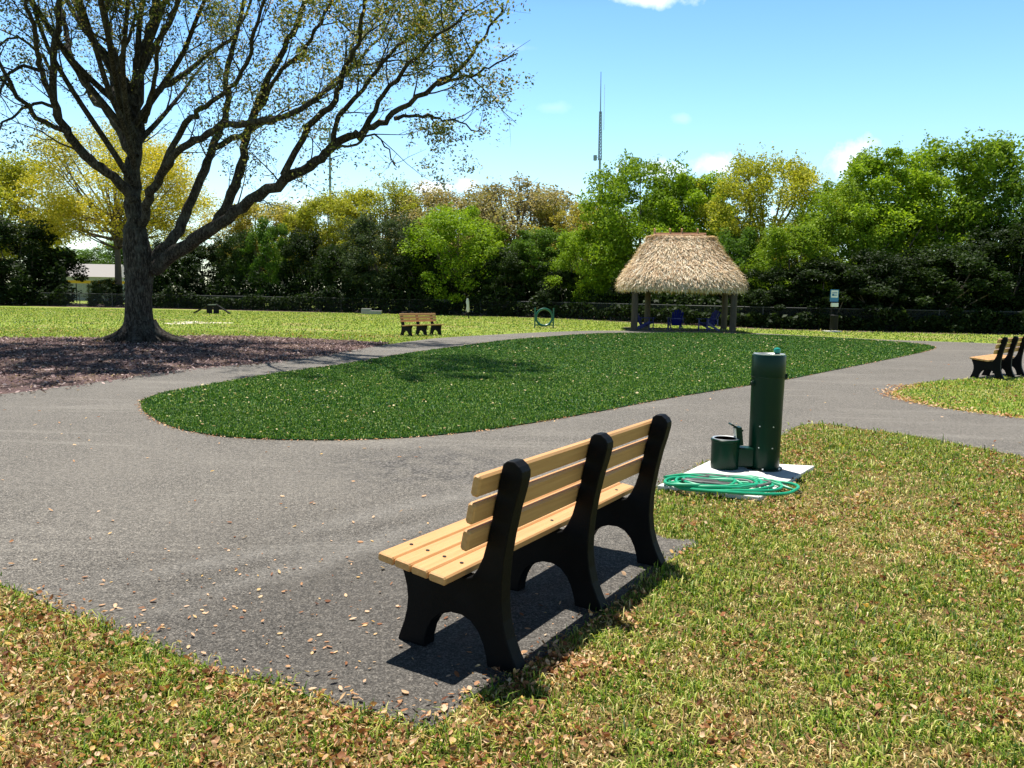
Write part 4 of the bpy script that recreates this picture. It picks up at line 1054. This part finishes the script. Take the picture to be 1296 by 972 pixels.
# low ramp
p = G(268, 397); rp = empty('agility_ramp', p, R(8)); tag(rp, 'low dark peaked dog ramp on the lawn right of the big trunk', 'dog ramp')
MB().bar((-1.15, 0, .03), (-.20, 0, .60), .45, .06).build('ramp_board', M['dark_metal'], rp)
MB().bar((-.20, 0, .60), (.35, 0, .62), .45, .06).build('ramp_board', M['grey_board'], rp)
MB().bar((.35, 0, .60), (1.2, 0, .03), .45, .06).build('ramp_board', M['dark_metal'], rp)
for s in (-.15, .3): MB().bar((s, 0, 0), (s, 0, .58), .35, .12, up=(0, 1, 0)).build('leg', M['dark_metal'], rp)
# low platform
p = G(468, 397.5); pl = empty('dog_platform', p, R(5)); tag(pl, 'low grey box platform at the back of the lawn', 'platform')
MB().box((.15, 0, .13), (1.5, 1.0, .26)).build('lower_step', M['grey_board'], pl, bevel=.01)
MB().box((-.25, 0, .34), (.7, .9, .16)).build('upper_step', M['grey_board'], pl, bevel=.01)

# ------------------------------------------------------------------ poles on the skyline
D = 120.0; p = ray_at(419, D); lp = empty('floodlight_pole', p); tag(lp, 'tall grey floodlight pole seen through the spreading tree', 'floodlight')
hh = (hor(419) - 168) * D / F + CH
MB().tube([(0, 0, 0), (0, 0, hh)], [.24, .16], 10).build('pole', M['tower_grey'], lp, True)
for z in (hh - .3, hh - 1.7):
    MB().box((0, 0, z), (3.0, .15, .15)).build('crossarm', M['tower_grey'], lp)
    for x in (-1.3, -.65, 0, .65, 1.3):
        MB().lathe([(.12, 0), (.30, .35), (.32, .4), (.05, .42)], (x, -.3, z - .35), 10).build('lamp', M['tower_grey'], lp, True)
D = 180.0; p = ray_at(757, D); mt = empty('radio_mast', p); tag(mt, 'slender blue grey radio mast behind the trees, pointing above the roof of the hut', 'mast')
mt.rotation_euler = (0, R(-.9), 0)
def hz(y): return (hor(757) - y) * D / F + CH
MB().tube([(0, 0, 0), (0, 0, hz(206))], [.30, .26], 10).build('pole', M['tower_grey'], mt, True)
mb = MB(); a = [(.42 * math.cos(R(90 + 120 * i)), .42 * math.sin(R(90 + 120 * i))) for i in range(3)]
z0, z1 = hz(208), hz(150)
for x, y in a: mb.tube([(x, y, z0), (x * .6, y * .6, z1)], .10, 5)
n = 14
for i in range(n):
    f0, f1 = i / n, (i + 1) / n; za, zb = z0 + (z1 - z0) * f0, z0 + (z1 - z0) * f1; s0, s1 = 1 - .4 * f0, 1 - .4 * f1
    for j in range(3):
        x, y = a[j]; x2, y2 = a[(j + 1) % 3]
        mb.tube([(x * s0, y * s0, za), (x2 * s0, y2 * s0, za)], .06, 4); mb.tube([(x * s0, y * s0, za), (x2 * s1, y2 * s1, zb)], .05, 4)
mb.build('lattice', M['tower_grey'], mt)
MB().tube([(0, 0, z1 - .5), (0, 0, hz(128)), (0, 0, hz(103))], [.13, .10, .07], 6).build('antenna', M['tower_grey'], mt)
MB().tube([(.8, 0, z1 - 4), (.85, 0, hz(118))], [.06, .05], 5).build('antenna', M['sign_white'], mt)
mb = MB(); mb.tube([(-.3, 0, hz(205)), (-1.0, 0, hz(205))], .06, 5); mb.lathe([(.1, -.7), (.4, -.6), (.42, .5), (.1, .6)], (-1.05, 0, hz(205)), 10); mb.build('dish', M['tower_grey'], mt)

# ------------------------------------------------------------------ ball field seen through the gap
D = 92.0; a, b = ray_at(66, D), ray_at(158, D); of = empty('ball_field_fence', a); tag(of, 'distant ball field fence with bright yellow cap left of the big trunk', 'fence')
d = b - a; L = d.length; H = (hor(110) - 357) * D / F + CH
MB().bar((0, 0, H), tuple(d + Vector((0, 0, H))), .16, .34).build('cap', M['yellow_cap'], of)
for k in range(7):
    q = d * (k / 6); MB().tube([q, q + Vector((0, 0, H))], .05, 6).build('post', M['dark_metal'], of)
me = bpy.data.meshes.new('wire_mesh'); me.from_pydata([(0, 0, .05), tuple(d + Vector((0, 0, .05))), tuple(d + Vector((0, 0, H))), (0, 0, H)], [], [(0, 1, 2, 3)]); uv = me.uv_layers.new()
for l, q in enumerate(((0, 0), (L, 0), (L, H), (0, H))): uv.data[l].uv = q
link('wire_mesh', me, M['chain_link'], of)
D = 106.0; p = ray_at(103, D); bd = empty('field_house', p, R(3)); tag(bd, 'pale building with low gable seen through the gap left of the big trunk', 'building')
MB().box((0, 3, 1.6), (9.5, 6, 3.2)).build('wall', M['pale_wall'], bd)
mb = MB(); mb.add([(-5, -.3, 3.2), (5, -.3, 3.2), (5, 6.3, 3.2), (-5, 6.3, 3.2), (-4.2, 3, 5.0), (4.2, 3, 5.0)], [(0, 1, 5, 4), (2, 3, 4, 5), (0, 4, 3), (1, 2, 5), (0, 3, 2, 1)]); mb.build('roof', M['roof_grey'], bd)
for x in (-2.6, 2.2): MB().box((x, -.03, 1.7), (1.4, .08, 1.0)).build('window', M['window_dark'], bd)

# ------------------------------------------------------------------ light
EL, AZ = R(73), R(-24)
sun = bpy.data.lights.new('sun', 'SUN'); sun.energy = 5.0; sun.angle = R(.53); sun.color = (1, .955, .88)
so = bpy.data.objects.new('sun', sun); col.objects.link(so)
sd = Vector((math.sin(AZ) * math.cos(EL), math.cos(AZ) * math.cos(EL), math.sin(EL)))
so.rotation_euler = sd.to_track_quat('Z', 'Y').to_euler()
w = bpy.data.worlds.new('World'); sc.world = w; w.use_nodes = True; nt = w.node_tree; nt.nodes.clear()
out = nt.nodes.new('ShaderNodeOutputWorld'); bg = nt.nodes.new('ShaderNodeBackground'); bg.inputs['Strength'].default_value = .085
sky = nt.nodes.new('ShaderNodeTexSky'); sky.sky_type = 'NISHITA'; sky.sun_disc = False; sky.sun_elevation = EL; sky.sun_rotation = AZ
sky.air_density = 1.0; sky.dust_density = .6; sky.ozone_density = 1.2; sky.altitude = 0
tc = nt.nodes.new('ShaderNodeTexCoord'); dirv = tc.outputs['Generated']
nz = noise(nt, 26, 6, .62, dirv); fine = None
acc = None
for (px, py, a_, b_, st_) in [(824, -2, 62, 13, .9), (545, 238, 34, 11, .95), (594, 236, 22, 11, .95), (905, 207, 34, 17, .8), (1078, 204, 36, 26, 1.0), (832, 216, 42, 18, .8), (700, 136, 22, 7, .12), (862, 150, 12, 7, .15), (640, 60, 40, 5, .12), (390, 258, 40, 14, .6), (20, 300, 70, 25, .6)]:
    c = ray(px, py).normalized(); rt = Vector((1, 0, 0)); rt = (rt - c * rt.dot(c)).normalized(); up = rt.cross(c)
    def dot(v, s_):
        n = nt.nodes.new('ShaderNodeVectorMath'); n.operation = 'DOT_PRODUCT'; nt.links.new(dirv, n.inputs[0]); n.inputs[1].default_value = v / s_; return n.outputs['Value']
    cx = nt.nodes.new('ShaderNodeCombineXYZ'); nt.links.new(dot(rt, a_ * .82 / F), cx.inputs[0]); nt.links.new(dot(up, b_ * .8 / F), cx.inputs[1])
    ln = nt.nodes.new('ShaderNodeVectorMath'); ln.operation = 'LENGTH'; nt.links.new(cx.outputs[0], ln.inputs[0])
    ad = nt.nodes.new('ShaderNodeMath'); ad.operation = 'MULTIPLY_ADD'; nt.links.new(nz, ad.inputs[0]); ad.inputs[1].default_value = -2.6; nt.links.new(ln.outputs['Value'], ad.inputs[2])
    mk = mrange(nt, ad.outputs[0], -.15, -1.25, 0, st_)
    if acc is None: acc = mk
    else:
        mx = nt.nodes.new('ShaderNodeMath'); mx.operation = 'MAXIMUM'; nt.links.new(acc, mx.inputs[0]); nt.links.new(mk, mx.inputs[1]); acc = mx.outputs[0]
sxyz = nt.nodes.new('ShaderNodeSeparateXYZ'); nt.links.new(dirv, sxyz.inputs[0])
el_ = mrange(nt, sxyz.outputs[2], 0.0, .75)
tint = ramp(nt, [(0, (.96, 1.05, 1.0)), (.16, (.86, .99, 1.0)), (.30, (.70, .94, 1.04)), (.44, (.54, .80, 1.0)), (.62, (.24, .27, .28)), (1, (.09, .095, .10))], el_)  # sky darkened on purpose toward the unseen zenith to deepen shadows
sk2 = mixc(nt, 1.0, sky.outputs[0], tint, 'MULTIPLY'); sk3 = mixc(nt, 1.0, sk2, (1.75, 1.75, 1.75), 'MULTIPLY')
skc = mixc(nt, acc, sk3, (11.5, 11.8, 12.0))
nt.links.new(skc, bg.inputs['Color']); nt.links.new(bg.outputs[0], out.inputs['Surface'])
sc.view_settings.view_transform = 'Standard'; sc.view_settings.look = 'None'; sc.view_settings.exposure = .70; sc.view_settings.gamma = 1; sc.view_settings.use_curve_mapping = False
sc.cycles.max_bounces = 6; sc.cycles.diffuse_bounces = 3; sc.cycles.transparent_max_bounces = 16; sc.cycles.transmission_bounces = 4
sc.cycles.use_denoising = True; sc.cycles.caustics_reflective = False; sc.cycles.caustics_refractive = False
sc.render.engine = 'CYCLES'
